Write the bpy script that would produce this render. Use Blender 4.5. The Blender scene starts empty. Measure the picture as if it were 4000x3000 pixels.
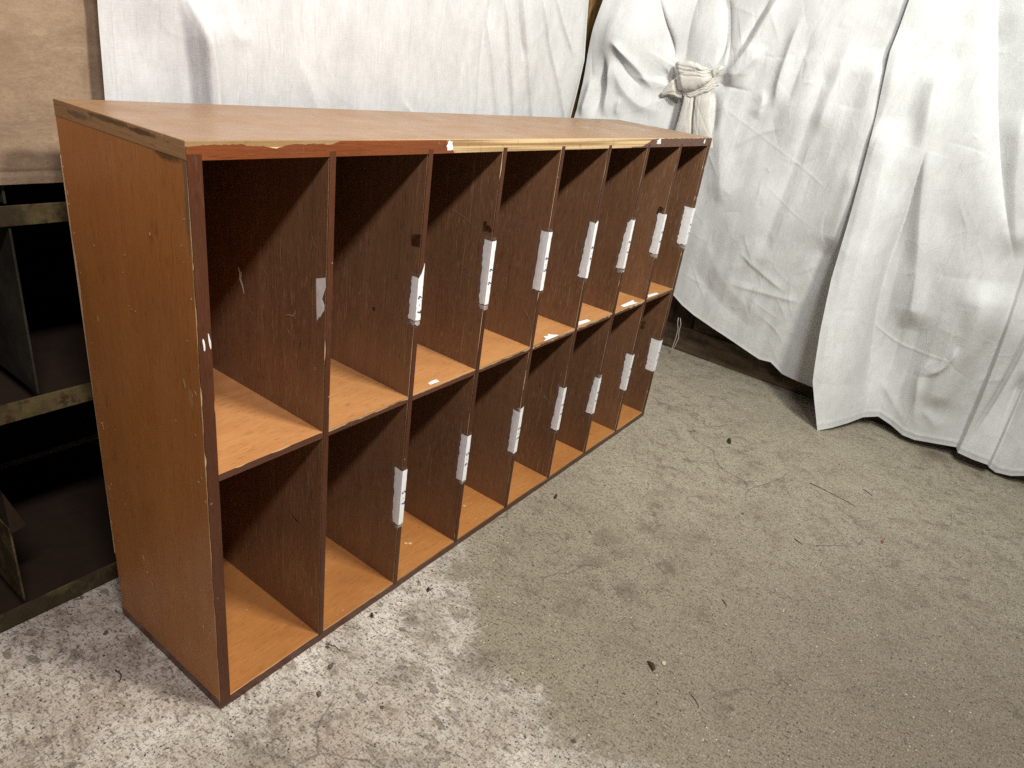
import bpy, bmesh, math, random
import numpy as np
from mathutils import Vector, Matrix
random.seed(7); rng = np.random.default_rng(11)
scene = bpy.context.scene
COL = scene.collection

# ------------------------------------------------------------------ helpers
def link(name, me, parent=None, mats=(), smooth=False):
    o = bpy.data.objects.new(name, me); COL.objects.link(o)
    for m in mats: me.materials.append(m)
    if smooth:
        me.polygons.foreach_set('use_smooth', [True]*len(me.polygons))
    if parent: o.parent = parent
    return o
def empty(name, loc=(0,0,0)):
    o = bpy.data.objects.new(name, None); COL.objects.link(o); o.location = loc
    o.empty_display_size = .1
    return o
def tag(o, label=None, cat=None, group=None, kind=None):
    for k, v in (('label',label),('category',cat),('group',group),('kind',kind)):
        if v: o[k] = v
    return o
def pymesh(name, V, F, midx=None):
    me = bpy.data.meshes.new(name); me.from_pydata([tuple(v) for v in V], [], [tuple(f) for f in F])
    if midx is not None: me.polygons.foreach_set('material_index', list(midx))
    me.update(); return me
def box(name, lo, hi, mats, parent=None, bevel=.0008, face_mat=None):
    """bevelled box; face_mat(normal) picks the material slot"""
    bm = bmesh.new(); bmesh.ops.create_cube(bm, size=1)
    for v in bm.verts:
        for i in range(3): v.co[i] = lo[i] + (v.co[i]+.5)*(hi[i]-lo[i])
    if bevel: bmesh.ops.bevel(bm, geom=list(bm.edges), offset=bevel, segments=2, affect='EDGES', profile=.6)
    bm.normal_update()
    if face_mat:
        for f in bm.faces: f.material_index = face_mat(f.normal)
    me = bpy.data.meshes.new(name); bm.to_mesh(me); bm.free()
    return link(name, me, parent, mats)
def add_box(bm, lo, hi, bevel=0):
    r = bmesh.ops.create_cube(bm, size=1)
    for v in r['verts']:
        for i in range(3): v.co[i] = lo[i] + (v.co[i]+.5)*(hi[i]-lo[i])
def bm_obj(name, bm, mats, parent=None, smooth=False):
    me = bpy.data.meshes.new(name); bm.normal_update(); bm.to_mesh(me); bm.free()
    return link(name, me, parent, mats, smooth)
def noise1(n, scale, seed):
    """smooth 1-D noise on n samples, 'scale' samples per feature, in -1..1"""
    r = np.random.default_rng(seed); out = np.zeros(n)
    for o, a in ((1,.55),(2.3,.3),(5.1,.22)):
        k = int(n*o/scale)+4
        out += a*np.interp(np.linspace(0,k-1.01,n), np.arange(k), r.uniform(-1,1,k))
    return out
def ragged(name, axis, a0, a1, b0, b1, y, th, lo_cut, hi_cut, mat, parent, n=None):
    """thin front strip (dark lipping) running along axis 'X' or 'Z' in the plane y, whose two long
    edges are eaten away by lo_cut(a) and hi_cut(a); where nothing is left there is a gap"""
    n = n or int(abs(a1-a0)/.0016)+2
    A = np.linspace(a0,a1,n); lo = b0+np.maximum(0,lo_cut(A)); hi = b1-np.maximum(0,hi_cut(A))
    V=[];F=[]; prev=None
    for a,l,h in zip(A,lo,hi):
        if h-l < .0004: prev=None; continue
        i=len(V)
        for yy in (y,y-th):
            for b in (l,h): V.append((a,yy,b) if axis=='X' else (b,yy,a))
        if prev is not None:
            p=prev
            F += [(p+2,i+2,i+3,p+3),(p,p+1,i+1,i),(p+3,i+3,i+1,p+1),(p,i,i+2,p+2)]
        prev=i
    me=pymesh(name,V,F); bm=bmesh.new(); bm.from_mesh(me); bmesh.ops.recalc_face_normals(bm,faces=bm.faces); bm.to_mesh(me); bm.free()
    return link(name,me,parent,[mat])
def cut(n_seed, base, amp, per, spikes=0, smax=.006):
    """a random 'how much is chipped off' profile along the edge"""
    def f(A):
        n=len(A); d=base+amp*noise1(n,per,n_seed)
        r=np.random.default_rng(n_seed+99)
        for _ in range(spikes):
            c=r.uniform(A[0],A[-1]); w=r.uniform(.003,.02); d=np.maximum(d, r.uniform(.3,1)*smax*np.clip(1-np.abs(A-c)/w,0,1)**.5)
        return d
    return f
ZERO = lambda A: np.zeros(len(A))

# ------------------------------------------------------------------ node helpers
class NT:
    def __init__(s, name):
        s.m = bpy.data.materials.new(name); s.m.use_nodes=True; s.t=s.m.node_tree; s.t.nodes.clear()
        s.out=s.t.nodes.new('ShaderNodeOutputMaterial')
    def n(s, typ, ins=None, **props):
        nd=s.t.nodes.new('ShaderNode'+typ)
        for k,v in props.items(): setattr(nd,k,v)
        for k,v in (ins or {}).items():
            sock=nd.inputs[k]
            if isinstance(v,bpy.types.NodeSocket): s.t.links.new(v,sock)
            else: sock.default_value=v
        return nd
    def surf(s, sock): s.t.links.new(sock, s.out.inputs['Surface']); return s.m
    def math(s, op, a, b=0., c=None, clamp=False):
        d={0:a,1:b}
        if c is not None: d[2]=c
        return s.n('Math', d, operation=op, use_clamp=clamp).outputs[0]
    def mix(s, f, a, b, mode='MIX'):
        nd=s.n('Mix', None, data_type='RGBA', blend_type=mode)
        for k,v in ((0,f),(6,a),(7,b)):
            if isinstance(v,bpy.types.NodeSocket): s.t.links.new(v,nd.inputs[k])
            else: nd.inputs[k].default_value = (tuple(v)+(1,))[:4] if k else v
        return nd.outputs[2]
    def ramp(s, f, stops, interp='LINEAR'):
        nd=s.n('ValToRGB', {0:f}); cr=nd.color_ramp; cr.interpolation=interp
        while len(cr.elements)>len(stops): cr.elements.remove(cr.elements[-1])
        while len(cr.elements)<len(stops): cr.elements.new(.5)
        for e,(p,c) in zip(cr.elements,stops):
            e.position=p; e.color=(tuple(c)+(1,))[:4] if not isinstance(c,(int,float)) else (c,c,c,1)
        return nd.outputs[0]
    def rng(s, f, a, b, c=0., d=1., smooth=False):
        return s.n('MapRange', {0:f,1:a,2:b,3:c,4:d}, interpolation_type='SMOOTHSTEP' if smooth else 'LINEAR').outputs[0]
    def coords(s, rand=True):
        P=s.n('TexCoord').outputs['Object']
        if rand:
            oi=s.n('ObjectInfo').outputs['Random']
            r=s.n('VectorMath',{0:(37.,53.,71.),3:oi},operation='SCALE').outputs[0]
            return P, s.n('VectorMath',{0:P,1:r},operation='ADD').outputs[0]
        return P,P
    def map(s, v, scale=(1,1,1), rot=(0,0,0), loc=(0,0,0)):
        return s.n('Mapping',{0:v,1:loc,2:rot,3:scale}).outputs[0]
    def noise(s, v, scale, detail=4., rough=.55, dist=0.):
        return s.n('TexNoise',{'Vector':v,'Scale':scale,'Detail':detail,'Roughness':rough,'Distortion':dist}).outputs[0]
    def voro(s, v, scale, feature='F1', rand=1.):
        return s.n('TexVoronoi',{'Vector':v,'Scale':scale,'Randomness':rand},feature=feature)
    def bsdf(s, color, rough=.6, bump=None, bs=.3, bd=.002, spec=.4, **kw):
        d={'Base Color':color if isinstance(color,bpy.types.NodeSocket) else tuple(color)+(1,), 'Roughness':rough,'Specular IOR Level':spec}; d.update(kw)
        if bump is not None: d['Normal']=s.n('Bump',{'Height':bump,'Strength':bs,'Distance':bd}).outputs[0]
        return s.n('BsdfPrincipled',d).outputs[0]

# ------------------------------------------------------------------ materials
def wood(name, dark, light, grain='Z', rough=.42, fine=.5, specks=.5, scratch=.4, stains=.5, spec=.4, grime=(), pores=.5, streak=1.0, fleckcol=(.62,.44,.27)):
    N=NT(name); P,Q=N.coords()
    g={'X':(1,9,9),'Z':(9,9,1),'Y':(9,1,9)}[grain]
    v=N.map(Q,tuple(a*1. for a in g))
    big=N.noise(v,1.6,5,.6,.6)                       # broad figure
    mid=N.noise(N.map(Q,tuple(3.2*a if a>1 else 2.0 for a in g)),2.2,5,.65,.3)
    fn=N.noise(N.map(Q,tuple(22.*a if a>1 else 7. for a in g)),2.4,3,.7)
    f=N.math('ADD',N.math('MULTIPLY',big,.45),N.math('ADD',N.math('MULTIPLY',mid,.35*streak),N.math('MULTIPLY',fn,.2+.25*fine)))
    f=N.rng(f,.34+.05*fine,.68+.08*fine)
    col=N.mix(f,dark,light)
    oi=N.n('ObjectInfo').outputs['Random']; col=N.mix(N.math('MULTIPLY',oi,.30),col,tuple(c*.62 for c in dark)); col=N.mix(N.math('MULTIPLY',N.math('FRACT',N.math('MULTIPLY',oi,7.3)),.22),col,tuple(min(1,c*1.25) for c in light))
    blot=N.noise(Q,5.5,4,.6)
    col=N.mix(N.rng(blot,.5,.75,0,.35*stains),col,tuple(c*.55 for c in dark))
    # pores: short dark ticks along the grain
    pr=N.noise(N.map(Q,tuple(42.*a if a>1 else 26. for a in g)),2.,1,.5)
    col=N.mix(N.rng(pr,.63,.72,0,pores),col,tuple(c*.45 for c in dark))
    # scratches: long thin light lines in two skew directions
    # fine light flecks where the varnish is rubbed through, and a few hair scratches
    fk=N.noise(N.map(Q,tuple(52.*a if a>1 else 55. for a in g)),1.,3,.6)
    area=N.rng(N.noise(Q,8,4,.6),.40,.62)
    col=N.mix(N.math('MULTIPLY',N.math('MULTIPLY',N.rng(fk,.56,.70),N.rng(area,0,1,.25,1.)),scratch),col,fleckcol)
    for k,(rx,ry) in enumerate(((.5,.9),(-.8,.35),(1.25,-.6))):
        w=N.noise(N.map(Q,(330,330,7.),(rx,ry,k*.7),(k,k*2,0)),1.,1,.4)
        col=N.mix(N.math('MULTIPLY',N.math('MULTIPLY',N.rng(w,.72,.76),area),min(1,scratch*.9)),col,fleckcol)
    # pale chips and specks
    vo=N.voro(Q,66); cell=N.n('SeparateColor',{0:vo.outputs['Color']}).outputs[0]
    sp=N.math('MULTIPLY',N.rng(vo.outputs['Distance'],.12,.06),N.rng(cell,.70,.71))
    sp=N.math('MULTIPLY',sp,N.rng(N.noise(Q,9,3,.6),.46,.6))
    col=N.mix(N.math('MULTIPLY',sp,specks),col,fleckcol)
    # dark scuffs
    dk=N.noise(N.map(Q,tuple(14. if a>1 else 6. for a in g)),1.3,4,.7)
    col=N.mix(N.rng(dk,.66,.74,0,.6*stains),col,tuple(c*.3 for c in dark))
    for (c,rx,cl,th) in grime:                        # dirt that sits on one spot of this board
        d=N.n('VectorMath',{0:N.n('VectorMath',{0:P,1:c},operation='SUBTRACT').outputs[0],1:rx},operation='DIVIDE').outputs[0]
        L=N.n('VectorMath',{0:d},operation='LENGTH').outputs['Value']
        L=N.math('ADD',L,N.math('MULTIPLY',N.math('SUBTRACT',N.noise(P,60,5,.7),.5),1.6))
        col=N.mix(N.rng(L,1.0,.55,0,th),col,cl)
    h=N.math('ADD',N.math('MULTIPLY',fn,.6),N.math('MULTIPLY',pr,-.4))
    r=N.rng(N.noise(Q,14,4,.6),.3,.7,rough-.1,rough+.14)
    return N.surf(N.bsdf(col,r,h,.22,.0012,spec))

BLK=(.03,.022,.015)
M={}
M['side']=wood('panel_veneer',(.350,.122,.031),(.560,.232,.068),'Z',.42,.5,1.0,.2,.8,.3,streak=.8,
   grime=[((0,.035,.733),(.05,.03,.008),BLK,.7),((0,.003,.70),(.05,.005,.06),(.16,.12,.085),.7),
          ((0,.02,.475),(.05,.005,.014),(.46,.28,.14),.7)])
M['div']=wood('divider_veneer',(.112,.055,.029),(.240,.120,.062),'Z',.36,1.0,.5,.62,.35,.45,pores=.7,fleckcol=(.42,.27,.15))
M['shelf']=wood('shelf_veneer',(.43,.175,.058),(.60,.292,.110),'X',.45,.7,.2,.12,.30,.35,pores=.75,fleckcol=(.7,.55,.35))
M['base']=wood('bottom_veneer',(.38,.136,.037),(.55,.240,.071),'X',.42,.6,.5,.2,.8,.35,pores=.6,fleckcol=(.75,.6,.4))
M['top']=wood('top_veneer',(.235,.122,.056),(.340,.196,.098),'X',.36,.8,.3,.15,.45,.55,pores=.5,fleckcol=(.68,.52,.36))
M['lip']=wood('dark_varnished_lipping',(.050,.018,.011),(.14,.050,.025),'X',.35,.5,.5,.05,.6,.5,fleckcol=(.55,.4,.25))
M['lipred']=wood('red_varnished_lipping',(.12,.030,.010),(.28,.078,.020),'X',.36,.5,.35,.05,.8,.5,fleckcol=(.55,.4,.25))
M['lipz']=wood('dark_varnished_edge',(.040,.014,.007),(.105,.036,.017),'Z',.4,.5,.6,.05,.6,.22,fleckcol=(.6,.45,.3))
M['oldend']=wood('weathered_board_end',(.30,.165,.075),(.47,.28,.14),'Y',.7,.8,.9,.3,1.0,.2,
   grime=[((0,.075,.745),(.05,.035,.0035),BLK,.7),((0,.13,.746),(.05,.05,.0035),BLK,.6),((0,.20,.741),(.05,.03,.004),(.10,.07,.05),.6)])
def ply(name, c1, c2, axis):
    N=NT(name); P,Q=N.coords()
    sc={'Z':(1.5,1.5,150),'X':(150,1.5,1.5),'Y':(1.5,150,1.5)}[axis]
    a=N.noise(N.map(Q,sc),1.,2,.5); b=N.noise(N.map(Q,(90,90,90)),1.,4,.7); d=N.noise(N.map(Q,(9,9,9)),1.,4,.6)
    col=N.mix(N.rng(a,.43,.55),c1,c2)
    col=N.mix(N.rng(b,.58,.74,0,.6),col,tuple(c*.45 for c in c1))
    col=N.mix(N.rng(d,.52,.72,0,.55),col,(.33,.24,.15))
    return N.surf(N.bsdf(col,.85,N.math('ADD',a,b),.6,.0012,.15))
M['ply']=ply('bare_plywood_edge',(.30,.18,.08),(.66,.48,.27),'Z')
M['plyv']=ply('bare_plywood_end',(.40,.26,.13),(.66,.47,.27),'X')
M['chip']=ply('chipped_veneer',(.50,.30,.15),(.70,.50,.30),'X')

def simple(name, col, rough=.6, var=.15, scale=40, bump=.2, spec=.3, **kw):
    N=NT(name); P,Q=N.coords(); f=N.noise(Q,scale,5,.65)
    c=N.mix(f,tuple(x*(1-var) for x in col),tuple(min(1,x*(1+var)) for x in col))
    return N.surf(N.bsdf(c,rough,f,bump,.001,spec,**kw))
def paper_mat():
    N=NT('label_paper'); P,Q=N.coords()
    f=N.noise(Q,55,4,.6); g=N.noise(N.map(Q,(60,60,18)),1.,4,.6)
    c=N.mix(f,(.88,.87,.885),(.95,.945,.95)); c=N.mix(N.rng(g,.6,.75,0,.35),c,(.72,.70,.70))
    return N.surf(N.bsdf(c,.55,g,.35,.0015,.35))
M['paper']=paper_mat()
M['paper_torn']=simple('torn_paper_residue',(.84,.81,.79),.9,.3,70,.5)
M['ink']=simple('blue_ink',(.006,.018,.16),.6,.2)
def tape_mat(name, alpha, col):
    N=NT(name); P,Q=N.coords(); f=N.rng(N.noise(Q,45,4,.6),.35,.7,alpha*.4,min(1,alpha*1.7))
    b=N.bsdf(col,.28,N.noise(Q,60,3,.6),.3,.001,.5); t=N.n('BsdfTransparent').outputs[0]
    return N.surf(N.n('MixShader',{0:f,1:t,2:b}).outputs[0])
M['tape']=tape_mat('old_clear_tape',.10,(.40,.36,.33))
M['tape2']=tape_mat('torn_tape_end',.6,(.55,.51,.47))
M['glue']=tape_mat('old_glue_mark',.7,(.045,.018,.009))

def cloth_mat(name, c1, c2, transl=.22, warm=None, crk=.6):
    N=NT(name); P,Q=N.coords(False)
    wv=N.noise(N.map(Q,(420,420,60)),1.,2,.6); wh=N.noise(N.map(Q,(70,70,500)),1.,2,.6)
    mott=N.noise(N.map(Q,(30,30,16)),1.,6,.75); big=N.noise(Q,6.5,5,.62)
    slub=N.noise(N.map(Q,(150,150,9)),1.,3,.6)
    f=N.math('ADD',N.math('MULTIPLY',mott,.6),N.math('MULTIPLY',N.math('ADD',wv,slub),.2))
    col=N.mix(N.rng(f,.38,.60),c1,c2)
    col=N.mix(N.rng(slub,.58,.68,0,.30),col,tuple(c*.72 for c in c1))
    if warm: col=N.mix(N.rng(big,.46,.70,0,.30),col,warm)
    dv=N.voro(Q,26); cell=N.n('SeparateColor',{0:dv.outputs['Color']}).outputs[0]     # a few specks of dirt
    sp=N.math('MULTIPLY',N.rng(dv.outputs['Distance'],.055,.03),N.rng(cell,.965,.97))
    col=N.mix(N.math('MULTIPLY',sp,.85),col,(.06,.055,.05))
    cr=N.noise(N.map(Q,(1,1,.6)),34,5,.6,.3)
    wq=N.n('VectorMath',{0:Q,1:N.n('VectorMath',{0:N.n('TexNoise',{'Vector':Q,'Scale':7.,'Detail':4.}).outputs['Color'],3:.10},operation='SCALE').outputs[0]},operation='ADD').outputs[0]
    def edges(sc,rot,w):
        e=N.voro(N.map(wq,(1.,1.,.55),rot),sc,'DISTANCE_TO_EDGE').outputs['Distance']
        return N.rng(e,0.,w,1.,0.,True)
    patch=N.rng(N.noise(Q,4.5,4,.6),.42,.62); patch2=N.rng(N.noise(N.map(Q,(1,1,1),(0,0,0),(5,3,1)),5.,4,.6),.45,.6)
    e1=N.math('MULTIPLY',edges(7.5,(.5,.2,.1),.035),patch); e2=N.math('MULTIPLY',edges(17.,(-.6,.1,.4),.06),patch2); e3=N.math('MULTIPLY',edges(34.,(.9,.3,0),.10),patch)
    h=N.math('ADD',N.math('MULTIPLY',cr,.55*crk),N.math('ADD',N.math('MULTIPLY',N.math('ADD',e1,N.math('ADD',N.math('MULTIPLY',e2,.7),N.math('MULTIPLY',e3,.45))),.42*crk),N.math('MULTIPLY',N.math('ADD',wv,wh),.16)))
    nrm=N.n('Bump',{'Height':h,'Strength':.55,'Distance':.0022}).outputs[0]
    a=N.n('BsdfPrincipled',{'Base Color':col,'Roughness':.95,'Specular IOR Level':.1,'Normal':nrm}).outputs[0]
    b=N.n('BsdfTranslucent',{'Color':col,'Normal':nrm}).outputs[0]
    return N.surf(N.n('MixShader',{0:transl,1:a,2:b}).outputs[0])
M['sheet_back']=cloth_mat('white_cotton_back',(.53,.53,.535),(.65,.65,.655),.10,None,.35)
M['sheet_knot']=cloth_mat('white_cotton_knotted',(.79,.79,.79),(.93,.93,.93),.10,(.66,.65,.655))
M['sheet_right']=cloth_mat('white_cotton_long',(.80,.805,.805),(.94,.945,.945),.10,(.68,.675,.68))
M['cotton_tie']=cloth_mat('cream_cotton_tie',(.80,.76,.70),(.88,.85,.79),.12)
def canvas():
    N=NT('brown_canvas'); P,Q=N.coords(False)
    a=N.noise(N.map(Q,(16,16,34),(0,.25,0)),1.,7,.78,.3); b=N.noise(Q,240,3,.65); c=N.noise(Q,4,4,.55); d=N.noise(N.map(Q,(38,38,70),(0,-.5,0)),1.,5,.7)
    col=N.mix(N.rng(a,.38,.62),(.235,.160,.105),(.325,.235,.160)); col=N.mix(N.rng(b,.48,.66,0,.4),col,(.19,.13,.085)); col=N.mix(N.rng(d,.58,.68,0,.45),col,(.40,.30,.21)); col=N.mix(N.rng(c,.42,.68,0,.4),col,(.27,.175,.115))
    return N.surf(N.bsdf(col,.9,N.math('ADD',a,N.math('MULTIPLY',b,.3)),.5,.003,.15))
M['canvas']=canvas()
def steel():
    N=NT('rusty_green_steel'); P,Q=N.coords()
    a=N.noise(Q,13,6,.68); b=N.noise(Q,60,4,.7)
    col=N.mix(N.rng(a,.42,.58),(.058,.046,.022),(.165,.125,.055)); col=N.mix(N.rng(b,.50,.62,0,.8),col,(.055,.030,.013))
    return N.surf(N.bsdf(col,.55,b,.3,.001,.35,Metallic=.15))
M['steel']=steel()
def darksteel():
    N=NT('dark_grey_steel'); P,Q=N.coords(); a=N.noise(Q,18,5,.65); b=N.noise(Q,70,3,.6)
    col=N.mix(N.rng(a,.4,.65),(.024,.022,.015),(.052,.048,.034)); col=N.mix(N.rng(b,.6,.75,0,.5),col,(.07,.045,.025))
    return N.surf(N.bsdf(col,.6,b,.2,.001,.3))
M['dsteel']=darksteel()
M['rustpan']=simple('rusty_pan',(.030,.017,.010),.85,.5,30,.4)
def planks(name, c1, c2, grain):
    N=NT(name); P,Q=N.coords(); g=(10,10,1) if grain=='Z' else (10,1,10)
    a=N.noise(N.map(Q,g),3.,6,.7,.4); b=N.noise(N.map(Q,tuple(14*x if x>1 else 6 for x in g)),1.2,3,.6); c=N.noise(Q,9,5,.65)
    col=N.mix(N.rng(a,.35,.65),c1,c2); col=N.mix(N.rng(c,.5,.68,0,.8),col,tuple(x*.25 for x in c1)); col=N.mix(N.rng(c,.42,.28,0,.45),col,(.20,.175,.14)); col=N.mix(N.rng(b,.6,.72,0,.5),col,tuple(x*.4 for x in c1))
    return N.surf(N.bsdf(col,.75,N.math('ADD',a,b),.5,.003,.25))
M['plank']=planks('dark_stained_planks',(.040,.026,.015),(.115,.078,.046),'Z')
M['skirt']=planks('dark_skirting_board',(.055,.036,.021),(.15,.105,.065),'Y')
M['post']=planks('yellow_pine_post',(.20,.11,.030),(.38,.24,.085),'Z')
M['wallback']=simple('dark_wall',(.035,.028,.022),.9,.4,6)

FLOOR_STAINS=[(.751,-.332,.035,.7),(.955,-.143,.018,.5),(.986,-.17,.014,.8),(.304,-.201,.06,.45),(.309,-.066,.03,.4),(.208,-.125,.05,.3),(.757,-.146,.03,.35),(.74,-.20,.05,.45),
  (.93,-.215,.03,.6),(.90,-.24,.02,.7),(.84,-.24,.035,.55),(.66,-.22,.05,.4),(.62,-.30,.045,.4),(.78,-.31,.014,.9),(.52,-.25,.06,.35),(1.80,-.70,.07,.5),(.84,-.93,.02,.6),(.16,-.02,.012,.4),(-.02,-.10,.09,.35),(.10,-.26,.07,.4)]
def concrete():
    N=NT('worn_concrete'); P,Q=N.coords(False)
    warp=N.n('VectorMath',{0:Q,1:N.n('VectorMath',{0:N.n('TexNoise',{'Vector':Q,'Scale':9.,'Detail':5.}).outputs['Color'],3:.09},operation='SCALE').outputs[0]},operation='ADD').outputs[0]
    n1=N.noise(Q,2.3,7,.62,.3); n2=N.noise(Q,11,7,.68); n3=N.noise(Q,60,5,.7); n4=N.noise(Q,330,3,.7)
    smear=N.noise(N.map(Q,(34,8,1),(0,0,.9)),1.,6,.7)
    xyz=N.n('SeparateXYZ',{0:warp}); x,y=xyz.outputs[0],xyz.outputs[1]; x0=x
    sw=N.n('VectorMath',{0:Q,1:N.n('VectorMath',{0:N.n('TexNoise',{'Vector':Q,'Scale':5.,'Detail':3.}).outputs['Color'],3:.14},operation='SCALE').outputs[0]},operation='ADD').outputs[0]
    fb=N.noise(N.map(sw,(1.,.62,1),(0,0,.85)),26,10,.80)
    fb2=N.noise(N.map(sw,(1.,.45,1),(0,0,.6)),95,6,.75)
    smooth=N.ramp(fb,[(.28,(.235,.188,.130)),(.40,(.350,.296,.220)),(.50,(.415,.358,.272)),(.60,(.455,.398,.308)),(.72,(.53,.475,.38))])
    smooth=N.mix(N.rng(fb2,.56,.66,0,.6),smooth,(.16,.125,.09)); smooth=N.mix(N.rng(fb2,.42,.33,0,.4),smooth,(.49,.44,.36))
    smooth=N.mix(N.rng(smear,.46,.72,0,.4),smooth,(.48,.425,.335))
    smooth=N.mix(N.rng(n2,.53,.68,0,.50),smooth,(.20,.158,.112))
    smooth=N.mix(N.rng(N.noise(Q,3.6,5,.6),.48,.66,0,.4),smooth,(.47,.42,.31))
    dd=N.n('VectorMath',{0:N.n('VectorMath',{0:Q,1:(.72,-.88,0)},operation='SUBTRACT').outputs[0]},operation='LENGTH').outputs['Value']      # a broad area of floor, darker towards its middle
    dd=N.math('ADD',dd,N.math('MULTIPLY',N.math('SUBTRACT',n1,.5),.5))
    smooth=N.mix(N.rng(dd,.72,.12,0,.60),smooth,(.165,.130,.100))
    left_tone=N.math('ADD',x0,N.math('MULTIPLY',N.math('SUBTRACT',N.noise(Q,2.9,6,.6,.4),.5),1.1))                     # smooth floor turns darker towards low x, ragged edge
    smooth=N.mix(N.rng(left_tone,1.22,.66,0,.50),smooth,(.215,.172,.122))
    # bare, paler, stony surface: the strip along the front of the unit and everything left of it
    edge=N.math('SUBTRACT',N.math('ADD',N.math('MULTIPLY',N.math('MAXIMUM',N.math('ADD',y,.15),0.),1.15),.32),x)           # >0 = bare side
    edge=N.math('ADD',edge,N.math('MULTIPLY',N.math('SUBTRACT',n2,.5),.34))
    edge=N.math('ADD',edge,N.math('MULTIPLY',N.math('SUBTRACT',n1,.5),.42))
    bare=N.rng(edge,-.03,.05)
    rim=N.math('MULTIPLY',N.rng(N.math('ABSOLUTE',edge),.05,.0),N.rng(n3,.42,.56))
    barec=N.mix(N.rng(n2,.36,.64),(.48,.405,.33),(.80,.735,.655)); barec=N.mix(N.rng(n3,.52,.68,0,.75),barec,(.25,.19,.14))
    barec=N.mix(N.rng(n1,.46,.62,0,.50),barec,(.40,.315,.245))
    col=N.mix(bare,smooth,barec)
    dirt=N.noise(N.map(Q,(24,17,1),(0,0,.6)),1.,7,.72); col=N.mix(N.math('MULTIPLY',N.rng(dirt,.53,.63,0,.75),N.rng(n1,.36,.56)),col,(.20,.155,.115))
    col=N.mix(N.math('MULTIPLY',rim,.6),col,(.68,.635,.565))
    col=N.mix(N.math('MULTIPLY',N.rng(fb,.47,.36,0,.8),bare),col,(.24,.185,.135)); col=N.mix(N.math('MULTIPLY',N.rng(fb2,.55,.66,0,.6),bare),col,(.22,.17,.125))
    # stones showing in the bare patches
    vo=N.voro(N.map(warp,(1,.62,1),(0,0,.5)),46); cs=N.n('SeparateColor',{0:vo.outputs['Color']})
    st=N.math('MULTIPLY',N.rng(vo.outputs['Distance'],.34,.27),N.rng(cs.outputs[0],.72,.73)); st=N.math('MULTIPLY',st,N.math('MULTIPLY',N.rng(bare,.3,.8),N.rng(n2,.45,.52)))
    stc=N.mix(cs.outputs[1],(.16,.125,.09),(.34,.30,.26))
    col=N.mix(N.math('MULTIPLY',st,.85),col,stc)
    # fine dark flecks, lying mostly one way, and bright sand grains
    f1=N.noise(N.map(Q,(260,95,1),(0,0,.75)),1.,3,.65); col=N.mix(N.rng(f1,.545,.63,0,.78),col,(.10,.085,.065))
    f2=N.noise(N.map(Q,(150,330,1),(0,0,.2)),1.,3,.65); col=N.mix(N.rng(f2,.56,.63,0,.75),col,(.11,.09,.07))
    col=N.mix(N.rng(n4,.55,.66,0,.7),col,(.12,.095,.07)); col=N.mix(N.rng(n4,.43,.33,0,.6),col,(.62,.58,.50))
    vg=N.voro(Q,210); cg=N.n('SeparateColor',{0:vg.outputs['Color']}).outputs[0]
    col=N.mix(N.math('MULTIPLY',N.rng(vg.outputs['Distance'],.3,.2),N.rng(cg,.988,.99)),col,(.72,.68,.60))
    hole=N.math('MULTIPLY',N.rng(vg.outputs['Distance'],.35,.2),N.rng(cg,.05,.04)); col=N.mix(hole,col,(.05,.042,.034))
    ce=N.voro(N.map(warp,(1,1,1),(0,0,.3)),3.1,'DISTANCE_TO_EDGE').outputs['Distance']       # hairline cracks
    col=N.mix(N.math('MULTIPLY',N.rng(ce,.0065,.002),N.rng(n1,.50,.60,0,.6)),col,(.10,.08,.06))
    warp2=N.n('VectorMath',{0:Q,1:N.n('VectorMath',{0:N.n('TexNoise',{'Vector':Q,'Scale':22.,'Detail':5.,'Roughness':.65}).outputs['Color'],3:.10},operation='SCALE').outputs[0]},operation='ADD').outputs[0]
    for sx,sy,r,a in FLOOR_STAINS:
        d=N.n('VectorMath',{0:N.n('VectorMath',{0:warp2,1:(sx+.05,sy+.05,.05)},operation='SUBTRACT').outputs[0]},operation='LENGTH').outputs['Value']
        d=N.math('ADD',N.math('DIVIDE',d,r*.75),N.math('MULTIPLY',N.math('SUBTRACT',N.noise(Q,75,6,.78),.5),2.6))
        col=N.mix(N.rng(d,.95,.50,0,a*.8),col,(.115,.088,.062))
    h=N.math('ADD',N.math('MULTIPLY',n3,.7),N.math('ADD',N.math('MULTIPLY',n4,.35),N.math('ADD',N.math('MULTIPLY',bare,-.9),N.math('MULTIPLY',st,.5))))
    h=N.math('SUBTRACT',h,hole)
    r=N.rng(n2,.3,.7,.62,.86)
    return N.surf(N.bsdf(col,r,h,.55,.004,.3))
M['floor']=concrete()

# ------------------------------------------------------------------ setting
fl=pymesh('concrete_floor',[(-4,-4,0),(1.94,-4,0),(1.94,1.3,0),(-4,1.3,0)],[(0,1,2,3)])
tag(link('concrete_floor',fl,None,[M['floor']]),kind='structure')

# ------------------------------------------------------------------ pigeonhole unit
L,D,H=1.3126,.2549,.75; T=.0153; TT=.018; TB=.0165; TD=.009; ZS=.3788; ST=.0092; G=.006
NW=(L-2*T-7*TD)/8
def FX(i): return T+i*NW+(i-1)*TD           # left face of divider i (8 = right-hand side panel)
unit=tag(empty('pigeonhole_unit'),'worn reddish brown wooden pigeonhole unit of sixteen open compartments standing on the concrete floor','pigeonhole unit')
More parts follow.
